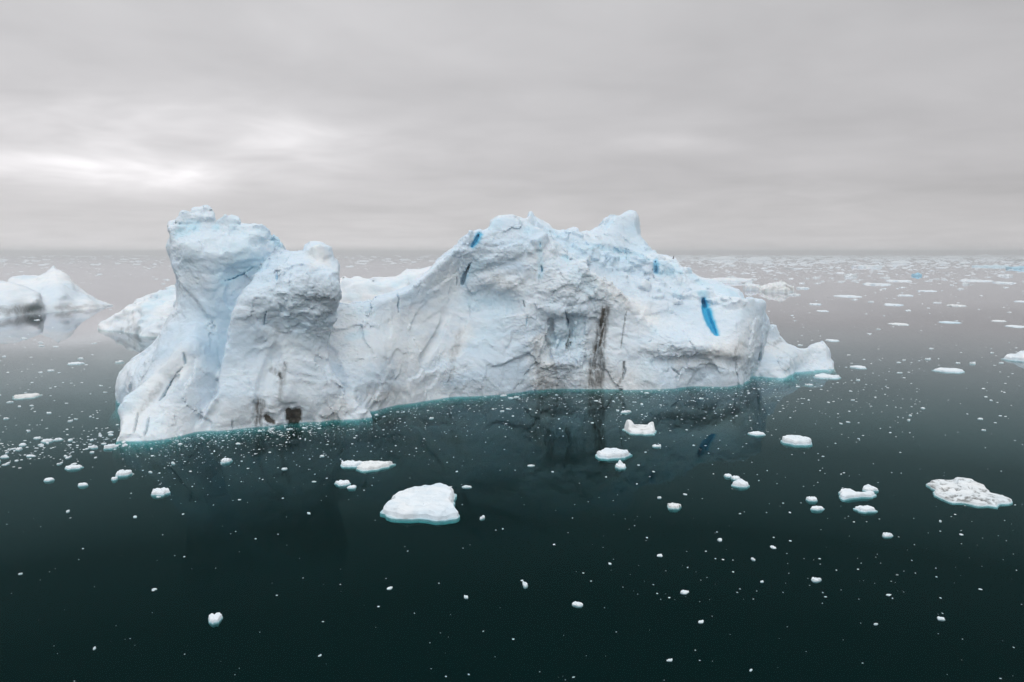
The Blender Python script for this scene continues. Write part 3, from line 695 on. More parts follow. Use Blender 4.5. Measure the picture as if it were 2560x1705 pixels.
    for pts, wpx, deep, dirt_shade, dep in (([(560, 704), (585, 695), (608, 686), (634, 667)], 1.8, .8, 0, .35), ([(994, 733), (997, 750), (995, 765), (994, 784)], 2.2, .35, .55, .4), ([(1141, 693), (1142, 714)], 2.4, .2, .5, .35), ([(1178, 655), (1168, 678)], 2.4, .3, .4, .35),
            ([(460, 882), (462, 912)], 2.6, .25, .5, .35), ([(457, 918), (440, 938)], 1.8, .2, .6, .25), ([(438, 940), (424, 962), (410, 986), (395, 1005)], 2.6, .3, .55, .4), ([(345, 1028), (342, 1050), (334, 1082)], 2.8, .1, .5, .35), ([(374, 1038), (368, 1065), (360, 1090)], 2.6, .1, .5, .35),
            ([(692, 678), (692, 702)], 2.2, .5, 0, .3), ([(664, 780), (661, 815)], 2.2, .4, .2, .3), ([(581, 1046), (582, 1072)], 2.0, .1, .5, .3), ([(698, 932), (706, 948)], 3.5, .0, .9, .4), ([(711, 905), (713, 918)], 2.5, 0, .9, .3), ([(1838, 898), (1840, 920), (1845, 945), (1848, 963)], 2.0, 0, .75, .35),
            ([(1676, 912), (1688, 926), (1698, 939)], 2.0, .1, .6, .3), ([(1305, 750), (1309, 760), (1311, 768)], 2.2, .1, .7, .3), ([(1352, 606), (1352, 618)], 2.0, .7, 0, .3), ([(1353, 664), (1354, 680)], 2.6, .6, .3, .4), ([(1566, 775), (1560, 820), (1552, 868)], 2.0, 0, .6, .2), ([(1320, 790), (1315, 815)], 1.8, .3, .2, .2),
            ([(1365, 836), (1368, 852)], 4.0, 0, .9, .5), ([(1414, 778), (1420, 800), (1419, 824)], 3.0, .5, .5, .5), ([(1421, 848), (1416, 876)], 2.6, 0, .8, .4), ([(1560, 905), (1562, 928), (1556, 948)], 3.0, .1, .7, .4), ([(1620, 855), (1630, 850)], 2.0, .2, .2, .2), ([(1725, 895), (1745, 880)], 1.4, 0, .5, .15), ([(1115, 965), (1125, 945), (1128, 920)], 1.6, 0, .35, .2),
            ([(1310, 940), (1325, 925)], 1.6, .1, .3, .2)):
        crack(pts, wpx, deep, dirt_shade, dep)
    # deep blue inside the clefts; colour lightened for light passing through ice
    for k_, a_ in ((12, .95), (13, .85), (14, .5), (15, .22)): T[vid == k_, A] = np.maximum(T[vid == k_, A], a_)
    sm = np.isin(vid, (12, 13, 14, 15)); cen = [V[vid == k].mean(0) for k in (12, 13, 14, 15) if (vid == k).any()]
    reg = np.zeros(len(V), bool)
    for c in cen: reg |= (np.abs(V - c) < np.array([4, 4, 6])).all(1)
    qs = Q[reg[Q].all(1)]
    for _ in range(5):
        acc = np.zeros(len(V), np.float32); cn = np.zeros(len(V), np.float32); mv = T[qs, A].mean(1)
        for k in range(4): np.add.at(acc, qs[:, k], mv); np.add.at(cn, qs[:, k], 1)
        ok = cn > 0; T[ok, A] = acc[ok] / cn[ok]
    N = vnormals(V, Q)
    berg = bpy.data.objects.new('iceberg', None); link(berg)
    berg.location = (0, 100, 0)
    tag(berg, 'huge white and pale blue iceberg with tall left tower, saddle and broken summit', 'iceberg')
    names = {1: 'ice_tower', 2: 'rounded_flank', 3: 'leaning_slab', 4: 'central_wall', 5: 'broken_summit', 6: 'snow_shelf', 7: 'low_tongue', 12: 'blue_crevasse', 13: 'blue_crack', 14: 'blue_hollow', 15: 'dark_cleft'}
    labels = {12: 'vivid blue crevasse in the right-hand block', 3: 'leaning slab with dark patches at its foot', 4: 'broad wall with dark vertical silt streaks', 1: 'tall tower with overhanging head', 7: 'low snowy tongue at the right end'}
    fid = vid[Q[:, 0]].copy()
    cnt = np.bincount(fid, minlength=256)
    for k in range(20, 256):
        if 0 < cnt[k] < 30: fid[fid == k] = 5 if k < bid - 11 else 1
    fid[fid == 0] = 4
    def keep_largest(k, other):
        fi = np.nonzero(fid == k)[0]; par = {}
        def find(x):
            while par.setdefault(x, x) != x: par[x] = par[par[x]]; x = par[x]
            return x
        for q in Q[fi]:
            r = find(int(q[0]))
            for x in q[1:]: par[find(int(x))] = r
        roots = np.array([find(int(q[0])) for q in Q[fi]]); u_, c_ = np.unique(roots, return_counts=True)
        for r_ in u_[np.arange(len(u_)) != c_.argmax()]:
            sub = fi[roots == r_]; vs_ = np.unique(Q[sub]); near = np.isin(Q, vs_).any(1) & (fid != k)
            fid[sub] = np.bincount(fid[near]).argmax() if near.any() else other
    for k in [5] + list(range(12, 256)):
        if (fid == k).any(): keep_largest(k, 6 if k == 12 else 4 if k in (13, 15) else 5)
    for k in np.unique(fid):
        sel = Q[fid == k]
        used, inv = np.unique(sel, return_inverse=True)
        nm = names.get(int(k), 'ice_block')
        me = mesh_np(nm, V[used] - np.array([0, 100, 0]), inv.reshape(-1, 4), M_ICE, T[used], N[used])
        o = link(bpy.data.objects.new(nm, me), berg)
        if int(k) in labels: o['label'] = labels[int(k)]
    return fd
FD = build_main()

#@@REST
# ------------------------------------------------------------------ icebergs in the background
def back_berg(name, label, box, h, blocks, dirt_shade=(), blue=(), seed=0, amp=1.0, scale=1.0):
    fd = Field(*box, h)
    for bid, poly, ctrl, thick in blocks: fd.block(bid, poly, ctrl, thick, 2.0, 1.0, 3)
    def nf(p):
        q = p / np.float32(scale)
        return amp * (perlin(q * .12, 31 + seed) * 1.6 + perlin(q * np.array([.35, .35, .6], np.float32), 32 + seed) * .8 + (np.abs(perlin(q * .9, 33 + seed)) - .2) * .7 + facets(q, 7.0, 3) * .13 + facets(q, 3.0, 5) * .12)
    fd.band_noise(nf, 2.6)
    fd.underwater(lambda z: .3 * z)
    V, Q, vid = fd.surface()
    N = vnormals(V, Q); V = V.astype(np.float32)
    T = np.zeros((len(V), 4), np.float32)
    nz = perlin(V * .35, 41) * .6 + perlin(V * 1.1, 42) * .4
    for ch, strokes in ((1, dirt_shade), (0, blue)):
        for u, v, r, a in strokes:
            p = fd.hit(u, v, box[2] - 5, box[3])
            if p is None: continue
            dd = np.linalg.norm((V - p) * np.array([1, .4, 1.6]), axis=1) / r
            T[:, ch] = np.maximum(T[:, ch], np.clip((1 - dd + nz * .8) * 1.5, 0, 1) * a)
    c = np.array([(box[0] + box[1]) / 2, (box[2] + box[3]) / 2, 0])
    o = bpy.data.objects.new(name, None); link(o); o.location = c
    tag(o, label, 'iceberg', 'icebergs in the misty background')
    for k in np.unique(vid):
        sel = Q[vid[Q[:, 0]] == k]
        if len(sel) < 20: continue
        used, inv = np.unique(sel, return_inverse=True)
        nm = {1: 'main_mass', 2: 'side_ridge', 3: 'front_foot'}.get(int(k), 'main_mass')
        link(bpy.data.objects.new(nm, mesh_np(nm, V[used] - c, inv.reshape(-1, 4), M_FAR, T[used], N[used])), o)
    return fd
FD2 = back_berg('iceberg', 'low rounded iceberg with mirrored reflection just left of the tall tower', (-122, -60, 184, 240, -3, 18), .5,
    [(1, [(252, 812), (277, 804), (301, 786), (322, 765), (345, 750), (362, 741), (403, 727), (440, 722), (470, 730), (500, 760), (505, 880), (250, 880), (250, 822)],
      [w_(252, 823), w_(318, 831), w_(375, 839), w_(399, 839), w_(480, 836), (300, 795, 206), (345, 770, 204), (403, 740, 208), (440, 735, 206), (400, 790, 198), (330, 810, 200), (470, 760, 206)], 18)],
    dirt_shade=[(318, 822, 2.0, .35), (340, 815, 3, .2), (306, 822, 1.0, .5)], blue=[(385, 760, 4, .45), (350, 800, 2.5, .35), (420, 730, 4, .3)])
FD3 = back_berg('iceberg', 'pale misty iceberg with a sharp peak and dark waterline at the far left', (-262, -120, 236, 345, -3, 24), .8,
    [(1, [(-90, 720), (-40, 704), (0, 703), (40, 709), (75, 722), (100, 735), (120, 790), (120, 860), (-90, 860)],
      [w_(-80, 800), w_(0, 796), w_(76, 785), w_(110, 782), (0, 712, 262), (0, 750, 252), (60, 740, 258), (-60, 740, 258), (90, 760, 256)], 30),
     (2, [(20, 700), (34, 694), (69, 690), (99, 692), (118, 682), (130, 672), (134, 666), (139, 674), (150, 678), (172, 692), (187, 715), (214, 734), (237, 749), (268, 760), (288, 764), (288, 800), (20, 840)],
      [w_(76, 786), w_(153, 778), w_(214, 774), w_(252, 771), w_(288, 765), (60, 700, 300), (134, 675, 300), (172, 700, 296), (100, 730, 284), (150, 740, 274), (200, 740, 288), (220, 755, 281), (250, 763, 288)], 26)],
    dirt_shade=[(x, 776 - x * .05, 3.4, .6) for x in range(-60, 76, 14)] + [(x, 772 - x * .01, 1.6, .5) for x in range(150, 200, 14)] + [(x, 764, 1.2, .35) for x in range(215, 280, 15)],
    seed=3, amp=.55, scale=1.1)
FD4 = back_berg('iceberg', 'pale iceberg ridge showing above the saddle behind the main iceberg', (-60, 2, 158, 205, -2, 20), .6,
    [(1, [(800, 735), (844, 714), (861, 700), (900, 695), (942, 697), (991, 699), (1010, 688), (1022, 680), (1045, 678), (1075, 668), (1110, 690), (1110, 850), (800, 850)],
      [(820, 800, 172), (900, 800, 170), (1000, 800, 171), (1100, 800, 172), (844, 720, 176), (900, 705, 175), (990, 708, 175), (1045, 690, 178), (930, 750, 172), (1030, 740, 173), (900, 850, 168), (1080, 680, 179)], 20)],
    blue=[(940, 720, 3, .3), (880, 740, 3, .25), (985, 715, 2, .4), (1020, 700, 3, .3)], seed=6, amp=.6)

# ------------------------------------------------------------------ floating floes, growlers and brash
def floe_mesh(name, outline, H, mat, seed=0, peaks=(), segs=None, rings=(1.0, .97, .90, .80, .66, .50, .33, .16), rough=.3, skirt=.22, dirt_shade=0.0, gouge=0.0, blue=0.0):
    """floating slab: outline (n,2) around its centre, height H, peaks (x, y, height, radius)"""
    R = np.random.default_rng(seed)
    o = np.asarray(outline, float); n = segs or max(20, len(o) * 3)
    L = np.concatenate([[0], np.cumsum(np.linalg.norm(np.roll(o, -1, 0) - o, axis=1))])
    oc = np.concatenate([o, o[:1]])
    t = np.linspace(0, L[-1], n, endpoint=False)
    ring = np.stack([np.interp(t, L, oc[:, k]) for k in (0, 1)], 1)
    size = float(np.ptp(ring[:, 0]) + np.ptp(ring[:, 1])) / 2
    ph = R.uniform(0, 50, 3).astype(np.float32)
    V, F4 = [], []
    lay = [(.8, -.9 * H - .25), (1.0 + skirt * .5, -.5 * H - .08), (1.0 + skirt * .5, -.05)] + [(f, None) for f in rings]
    for li, (f, z) in enumerate(lay):
        p = ring * f
        P3 = np.concatenate([p, np.zeros((n, 1))], 1).astype(np.float32) / max(size, .05)
        jag = 1 + .17 * perlin(P3 * 4 + ph, 3) + .09 * perlin(P3 * 10 + ph, 4)
        if z is None:
            e = 1 - f
            prof = 0.02 if e < 1e-6 else min(1.0, .45 + e * 7)
            zz = H * prof * (1 + rough * perlin(P3 * 4 + ph, 1) + rough * .8 * perlin(P3 * 10 + ph, 2))
            for (qx, qy, qh, qr) in peaks: zz = zz + qh * np.exp(-(((p[:, 0] - qx) ** 2 + (p[:, 1] - qy) ** 2) / qr ** 2)) * (0 if e < 1e-6 else min(1, .3 + e * 6))
            if gouge: zz = zz - gouge * np.clip(perlin(P3 * 14 + ph, 7) - .12, 0, 1) * min(1, e * 6)
            zz = zz + H * .9 * facets(P3 * 1.0 + ph, .22, 6) * min(1, .3 + e * 4)
            zz = np.maximum(zz, .02 * (1 - e))
            if e < 1e-6: zz = zz * 0 + .0
        else: zz = np.full(n, z)
        V.append(np.concatenate([p * jag[:, None], zz[:, None]], 1))
        if li:
            a = np.arange(n) + (li - 1) * n; b = np.arange(n) + li * n
            F4.append(np.stack([a, np.roll(a, -1), np.roll(b, -1), b], 1))
    V.append(V[-1].mean(0, keepdims=True)); ci = len(lay) * n
    V.append(np.array([[0, 0, -1.3 * H - .3]]))
    last = np.arange(n) + (len(lay) - 1) * n
    capt = np.stack([last, np.roll(last, -1), np.full(n, ci), np.full(n, ci)], 1)
    first = np.arange(n); capb = np.stack([np.roll(first, -1), first, np.full(n, ci + 1), np.full(n, ci + 1)], 1)
    V = np.concatenate(V).astype(np.float32)
    tri = []
    for q in F4: tri += [q[:, [0, 1, 2]], q[:, [0, 2, 3]]]
    tri += [capt[:, :3], capb[:, :3]]
    T = np.zeros((len(V), 4), np.float32)
    if dirt_shade:
        nz = perlin(V / np.float32(max(size, .05)) * 6 + ph, 9)
        T[:, 1] = np.clip(nz * 1.4 + .1, 0, 1) * dirt_shade; T[:, 2] = .5
    if gouge:
        nz = perlin(V * f32(1, 1, 0) / np.float32(max(size, .05)) * 14 + ph, 7)
        T[:, 1] = np.maximum(T[:, 1], sstep(.10, .28, nz) * .75 * (V[:, 2] > .01)); T[:, 2] = .35  # pits tinted dark, standing in for the shade inside them
    if blue: T[:, 0] = min(1, blue * 1.5); T[:, 3] = max(0, blue - .45)
    T[V[:, 2] < -.03, 0] = np.maximum(.5, T[V[:, 2] < -.03, 0])
    return mesh_np(name, V, np.concatenate(tri), mat, T, smooth=False)

def blob_outline(wx, wy, seed, n=13, irr=.22):
    R = np.random.default_rng(seed); a = np.linspace(0, 2 * math.pi, n, endpoint=False) + R.uniform(-.12, .12, n)
    r = 1 + R.uniform(-irr, irr, n)
    return np.stack([np.cos(a) * r * wx / 2, np.sin(a) * r * wy / 2], 1)

LANDMARKS = []     # (short description, u, v)
def place_floe(label, short, u0, u1, v0, v1, H, seed, mat=None, peaks=(), outline=None, cat='ice floe', name='ice_floe', dirt_shade=0.0, rough=.35, rot=0.0, skirt=.22, rings=None, segs=None, irr=.22, gouge=0.0, blue=0.0):
    """floe seen between photograph columns u0..u1 and rows v0..v1, standing H metres out of the water"""
    uc = (u0 + u1) / 2
    H *= (.72 if u1 - u0 > 60 else .55) if v0 > 760 else 1.0
    yf = wat(v1)
    lift = H * .8 * F / yf
    yb = wat(max(v0 + lift, v0 + (v1 - v0) * .3 if v1 - v0 > 3 else v0 + .4, 634))
    yb = min(max(yb, yf + .15 * (u1 - u0) / F * yf), yf + 1.4 * (u1 - u0) / F * yf)
    yc = (yf + yb) / 2; wx = (u1 - u0) / F * yc; wy = yb - yf
    x = (uc - CX) / F * (yc * CP + CAMH * SP)
    if outline is not None:
        pts = np.array([on_water(a, b, H * .5) for a, b in outline]); c = pts.mean(0); x, yc = c; ol = (pts - c)[::-1]
        ar = .5 * np.sum(ol[:, 0] * np.roll(ol[:, 1], -1) - np.roll(ol[:, 0], -1) * ol[:, 1])
        if ar < 0: ol = ol[::-1]
    else: ol = blob_outline(wx, wy, seed, irr=irr)
    pk = [(a * wx / 2, b * wy / 2, h_, r_ * wx) for a, b, h_, r_ in peaks]
    kw = {}
    if rings: kw['rings'] = rings
    me = floe_mesh(name, ol, H, mat or M_FLOE, seed, pk, rough=rough, dirt_shade=dirt_shade, skirt=skirt, segs=segs, gouge=gouge, blue=blue, **kw)
    o = link(bpy.data.objects.new(name, me)); o.location = (x, yc, 0)
    tag(o, label, cat, 'ice floes and growlers on the water')
    LANDMARKS.append((short, uc, (v0 + v1) / 2))
    return o

DENSE = tuple([1.0, .985, .96, .92] + [round(.92 - .06 * i, 3) for i in range(1, 15)])
place_floe('large white ice floe with a brownish crease, biggest in the dark foreground', 'the large white foreground floe', 957, 1143, 1211, 1287, .75, 1, segs=110, rings=DENSE, rough=.28, skirt=.10,
           outline=[(957, 1274), (966, 1258), (978, 1247), (985, 1238), (1005, 1230), (1043, 1217), (1066, 1216), (1088, 1215), (1119, 1217), (1137, 1232), (1140, 1246), (1133, 1262), (1144, 1282), (1106, 1288), (1060, 1286), (1025, 1288), (980, 1285)])
place_floe('flat gritty white floe pocked with dark melt holes at the right', 'the pocked gritty floe', 2319, 2525, 1193, 1262, .32, 2, segs=130, rings=DENSE, rough=.5, skirt=.05, gouge=.9, dirt_shade=.22,
           outline=[(2319, 1209), (2331, 1225), (2350, 1239), (2374, 1251), (2421, 1257), (2468, 1259), (2492, 1263), (2525, 1251), (2510, 1240), (2477, 1230), (2459, 1213), (2430, 1199), (2393, 1193), (2374, 1198), (2345, 1202)])
place_floe('two-horned brownish floe with raised ends below the silt-streaked wall', 'the two-horned brown floe', 1558, 1639, 1055, 1085, .28, 3, M_FLOE, [(-.72, .0, .95, .20), (.70, -.1, .55, .22), (.9, .0, .3, .14)], dirt_shade=.4, segs=60, rings=DENSE, irr=.1)
place_floe('flat-topped white floe just below the two-horned floe', 'the flat-topped white floe', 1493, 1570, 1121, 1145, .5, 4, segs=50, rings=DENSE, rough=.2)
place_floe('small peaked white floe below the flat-topped floe', 'the small peaked floe', 1538, 1562, 1156, 1170, .25, 5, peaks=[(0, .1, .45, .25)])
place_floe('smooth white slab floe lying right of the mirrored blue crevasse', 'the smooth white slab floe', 1957, 2024, 1088, 1112, .55, 6, rough=.18, segs=50, irr=.1, rings=DENSE)
place_floe('thin white floe at the right edge of the iceberg reflection', 'the thin floe at the reflection edge', 1875, 1911, 1078, 1088, .22, 7)
place_floe('white wedge-shaped floe with a pointed right end', 'the wedge-shaped floe', 1832, 1873, 1202, 1217, .3, 8, peaks=[(-.1, 0, .35, .3)], irr=.12)
place_floe('small oval floe, left one of the pair above the wedge-shaped floe', 'the left oval above the wedge floe', 1811, 1828, 1184, 1191, .15, 9)
place_floe('small oval floe, right one of the pair above the wedge-shaped floe', 'the right oval above the wedge floe', 1829, 1849, 1189, 1198, .18, 10)
place_floe('club-shaped white floe with a thin right arm', 'the club-shaped floe', 2099, 2187, 1221, 1244, .3, 11, segs=70, rough=.25,
           outline=[(2099, 1224), (2103, 1238), (2112, 1244), (2130, 1241), (2150, 1238), (2175, 1238), (2188, 1233), (2180, 1230), (2160, 1232), (2140, 1231), (2122, 1224), (2108, 1221)])
place_floe('small white floe touching the arm of the club-shaped floe', 'the small floe by the club-shaped floe', 2157, 2191, 1215, 1227, .28, 12, peaks=[(-.2, 0, .25, .25)])
place_floe('rounded white floe ringed by a turquoise underwater ledge', 'the floe with the turquoise ledge', 2141, 2185, 1264, 1277, .3, 13, skirt=.45)
place_floe('small brown-stained floe in the dark water left of the wedge-shaped floe', 'the small brown-stained floe', 1669, 1701, 1257, 1270, .28, 14, dirt_shade=.5)
place_floe('lumpy little floe between the wedge and club-shaped floes', 'the lumpy little floe', 2017, 2040, 1241, 1251, .22, 15, rough=.7)
place_floe('flat pointed little floe just under the lumpy little floe', 'the flat pointed little floe', 2027, 2058, 1264, 1274, .16, 16)
place_floe('left white floe of the touching pair below the saddle', 'the left floe of the touching pair', 849, 903, 1150, 1166, .35, 17, rough=.5, segs=40)
place_floe('right, longer white floe of the touching pair below the saddle', 'the right floe of the touching pair', 896, 985, 1152, 1172, .35, 18, rough=.4, segs=60, dirt_shade=.12, outline=[(894, 1168), (905, 1156), (925, 1153), (960, 1155), (985, 1156), (965, 1163), (935, 1170), (910, 1172)])
place_floe('ragged white floe under the touching pair', 'the ragged floe under the pair', 839, 873, 1200, 1212, .25, 19, rough=.6)
place_floe('thin low floe right under the ragged white floe', 'the thin low floe', 868, 892, 1212, 1220, .12, 20)
place_floe('spongy white floe with scraps around it under the leaning tower reflection', 'the spongy floe', 290, 327, 1175, 1189, .35, 21, rough=.7)
place_floe('small blue-white scrap at the left of the spongy floe', 'the scrap beside the spongy floe', 279, 293, 1187, 1199, .18, 22)
place_floe('jagged white floe lying across the left edge of the tower reflection', 'the jagged floe on the tower reflection', 379, 425, 1220, 1236, .35, 23, rough=.6, segs=40)
place_floe('flat white floe below the drift of brash at the left', 'the flat floe below the left drift', 165, 203, 1161, 1172, .22, 24)
place_floe('low white floe standing alone below the left drift', 'the lone low floe', 195, 218, 1206, 1214, .15, 25)
place_floe('small white floe hugging the left drift of brash', 'the small floe in the left drift', 112, 135, 1193, 1201, .14, 26)
place_floe('heart-shaped white floe in the dark water at the bottom left', 'the heart-shaped floe', 521, 555, 1533, 1553, .22, 27, segs=50, rough=.3,
           outline=[(521, 1541), (523, 1549), (532, 1553), (545, 1549), (555, 1538), (550, 1533), (541, 1535), (535, 1539), (530, 1535)])
place_floe('white floe with side scraps below the slab foot', 'the floe below the slab foot', 552, 576, 1145, 1156, .3, 28, rough=.5)
place_floe('piled white floe cut by the right edge of the picture', 'the piled floe at the right edge', 2520, 2585, 881, 904, .9, 29, peaks=[(.2, 0, 1.0, .3)], rough=.5, segs=50)
place_floe('long flat white floe on the grey water right of the low tongue', 'the long flat floe right of the tongue', 2342, 2408, 919, 931, .35, 30, rough=.3, segs=40)
place_floe('pale blue oval floe far out on the right', 'the pale blue oval floe', 2354, 2392, 802, 808, .3, 31, skirt=.4, blue=.2)
place_floe('broken white floe lying just off the tip of the low tongue', 'the floe off the tongue tip', 2035, 2091, 934, 946, .45, 32, rough=.6, segs=40)
place_floe('flat white floe a little right of the tip of the low tongue', 'the flat floe right of the tongue tip', 2128, 2165, 913, 921, .3, 33)
place_floe('dark-edged flat floe alone on the pale water at the left', 'the dark-edged left floe', 35, 92, 982, 996, .35, 34, M_DIRTY, dirt_shade=.35, rough=.5, segs=40)
place_floe('white low growler left of the grey striped growler', 'the white low growler', 1858, 1902, 709, 725, 2.0, 35, M_FAR, peaks=[(-.3, 0, 1.0, .3)], rough=.5, cat='growler', name='growler')
place_floe('grey striped growler with silt lines mirrored behind the shelf', 'the grey striped growler', 1905, 1978, 706, 731, 2.2, 36, M_FAR, peaks=[(.2, 0, 2.6, .22), (-.4, 0, 1.2, .2), (.6, 0, 1.0, .15)], rough=.6, dirt_shade=.75, cat='growler', name='growler', segs=50, rings=DENSE)
place_floe('long low white growler behind the blue shelf edge', 'the long low growler', 1775, 1882, 694, 707, 1.7, 37, M_FAR, peaks=[(-.3, 0, 1.2, .2), (.4, 0, .8, .2)], rough=.5, cat='growler', name='growler')
place_floe('deep blue ice chunk far out near the horizon', 'the deep blue far chunk', 2281, 2303, 679, 690, 1.3, 38, M_FLOE, peaks=[(.25, 0, 1.3, .22), (-.3, 0, .5, .2)], blue=.8, dirt_shade=.15, rough=.6, cat='growler', name='growler')
place_floe('dark blue growler at the right edge near the horizon', 'the dark blue growler at the right edge', 2528, 2590, 657, 673, 2.2, 39, M_FLOE, peaks=[(-.2, 0, 1.5, .2)], rough=.6, blue=.65, dirt_shade=.25, cat='growler', name='growler')
place_floe('long blue-grey growler near the horizon at the right', 'the long blue-grey far growler', 2440, 2512, 659, 668, 1.5, 40, M_FLOE, peaks=[(.4, 0, .9, .15)], rough=.6, blue=.45, dirt_shade=.15, cat='growler', name='growler')
place_floe('pale flat floe with a dark right end near the horizon', 'the pale flat far floe', 2130, 2196, 662, 669, 2.4, 41, M_FAR)
far = [(2086, 2144, 734, 743), (2211, 2252, 753, 764), (2374, 2411, 757, 766), (2227, 2271, 803, 813), (2044, 2070, 774, 779), (2026, 2052, 753, 762), (2518, 2562, 810, 819), (2480, 2512, 800, 804), (2544, 2580, 743, 756), (2066, 2096, 848, 853),
       (2398, 2470, 697, 704), (2488, 2530, 703, 709), (2163, 2222, 706, 713), (2220, 2270, 698, 704), (1990, 2020, 718, 722), (2250, 2282, 735, 740), (2300, 2340, 725, 729), (170, 205, 905, 911)]
far_lab = ['broad grey-white floe right of the growlers', 'peaked white floe right of the broad grey-white floe', 'white floe with a dark rim right of the peaked floe', 'cream-coloured floe left of the pale blue oval floe', 'flat sliver floe under the small peaked far floe',
           'small peaked white floe beyond the blue shelf', 'flat floe cut by the right edge above the piled floe', 'thin floe strip between the oval and right-edge floes', 'high white floe cut by the right picture edge', 'thin white floe above the tip of the low tongue',
           'long far floe strip near the horizon on the right', 'pale far floe at the right end of the strip', 'low far floe beyond the broad grey-white floe', 'far white floe above the broad strip of open water', 'short pale floe right of the striped growler', 'small far floe above the dark-rimmed floe', 'narrow floe beneath the deep blue far chunk', 'thin pale floe on the bright water left of the tower']
for i, (b, lab) in enumerate(zip(far, far_lab)):
    place_floe(lab, 'the ' + lab.split(' floe')[0].split(' near')[0] + ' floe', *b, .28 if b[2] > 720 else .6, 60 + i, M_FLOE, rough=.5, dirt_shade=.2 if i in (2, 3, 7) else 0)

# ---- small pieces: shared lump meshes
VAR = []
for k in range(12):
    R = np.random.default_rng(100 + k); n = 9
    ol = blob_outline(1, 1, 200 + k, n, .28)
    VAR.append(floe_mesh('ice_chunk', ol, R.uniform(.14, .30), M_FLOE, 300 + k, [(R.uniform(-.25, .25), R.uniform(-.25, .25), R.uniform(0, .25), .22)], segs=16, rings=(1.0, .93, .72, .45, .2), rough=1.0, skirt=.10))
def wline(u):
    return float(np.interp(u, [250, 299, 342, 436, 485, 583, 754, 900, 968, 1125, 1336, 1404, 1560, 1750, 1840, 1879, 1979, 2087, 2200], [1015, 1104, 1104, 1092, 1080, 1073, 1055, 1045, 1017, 992, 975, 971, 973, 966, 963, 941, 943, 923, 900]))
RP = np.random.default_rng(77)
pieces = []                     # u, v, width px
def add(u, v, s):
    if v < 633.5: return
    x, y = on_water(u, v)
    if -54 < x < 65 and 79.5 < y < 157:
        i, j = int((x - FD.o[0]) / FD.h), int((y - FD.o[1]) / FD.h)
        if 0 <= i < FD.d.shape[0] and 0 <= j < FD.d.shape[1] and FD.d[i, j, FD.kz] < .35: return
    if -262 < x < -120 and 236 < y < 345 or -122 < x < -60 and 186 < y < 235: 
        f = FD3 if y > 235.5 else FD2
        i, j = int((x - f.o[0]) / f.h), int((y - f.o[1]) / f.h)
        if 0 <= i < f.d.shape[0] and 0 <= j < f.d.shape[1] and f.d[i, j, f.kz] < 1.5: return
    pieces.append((u, v, s))
for _ in range(1900):
    u = RP.uniform(300, 1960); add(u, wline(u) + 4 + RP.exponential(44), 2.7 * math.exp(RP.normal(0, .55)))
for _ in range(300):
    u = RP.uniform(430, 800); add(u, wline(u) + 4 + abs(RP.normal(0, 16)), 3.1 * math.exp(RP.normal(0, .5)))
for _ in range(520):
    u = RP.uniform(-350, 330); t = (u + 350) / 680; add(u, 1182 - 88 * t + RP.normal(0, 17 + 12 * (1 - t)), 5.0 * math.exp(RP.normal(0, .65)))
for _ in range(230): add(RP.uniform(-350, 300), RP.uniform(840, 1085), 6 * math.exp(RP.normal(0, .55)))
for _ in range(60): add(RP.uniform(-350, 420), RP.uniform(770, 850), 6 * math.exp(RP.normal(0, .5)))
for _ in range(330): add(RP.uniform(1760, 2300), 880 + RP.gamma(2.2, 48), 4 * math.exp(RP.normal(0, .5)))
for _ in range(170): add(RP.uniform(2100, 2900), RP.uniform(860, 1120), 4.5 * math.exp(RP.normal(0, .55)))
for _ in range(420): add(RP.uniform(1720, 2900), 690 + RP.gamma(1.6, 52), 4.8 * math.exp(RP.normal(0, .6)))
for _ in range(330): add(RP.uniform(-350, 2900), 1120 + 585 * RP.uniform() ** 1.25, 2.7 * math.exp(RP.normal(0, .6)))
for _ in range(150): add(RP.uniform(1500, 2600), RP.uniform(1180, 1500), 2.9 * math.exp(RP.normal(0, .6)))
for _ in range(6500):
    dist = 480 * math.exp(2.35 * RP.uniform() ** .75); v = CY + F * math.tan(math.atan(CAMH / dist) - PITCH)
    u = RP.uniform(1560, 3000) if RP.uniform() < .78 else RP.uniform(-400, 1700)
    add(u, v, (4.5 + (9 if v < 662 else 2.5) * RP.uniform()) * math.exp(RP.normal(0, .6)))
for (u, v, s) in ((975, 1470, 15), (1165, 1492, 13), (1312, 1461, 28), (1305, 1451, 9), (1443, 1510, 28), (1385, 1361, 9), (1650, 1388, 17), (1525, 1409, 10), (1710, 1480, 20), (1752, 1554, 20), (2040, 1449, 25), (1883, 1398, 14),
                  (1800, 1349, 16), (1933, 1368, 18), (2217, 1338, 28), (2351, 1303, 12), (2352, 1546, 18), (2222, 1487, 13), (800, 1638, 12), (1675, 1650, 15), (1115, 1691, 7), (1172, 1686, 7), (1877, 1675, 12), (946, 1516, 8),
                  (598, 1249, 9), (772, 1283, 12), (458, 1285, 8), (170, 1278, 14), (386, 1473, 12), (1166, 1217, 23), (1206, 1294, 22), (1328, 1164, 16), (1257, 1322, 7), (1643, 1115, 22), (2403, 1336, 10), (2190, 1560, 10), (1976, 1352, 8), (52, 1434, 10), (712, 1172, 14), (785, 1204, 10)):
    add(u, v, s)
pieces.sort(key=lambda q: -q[2] if -20 < q[0] < 2580 and q[1] < 1700 else 1e3)
N_SINGLE = 300 - len(LANDMARKS)
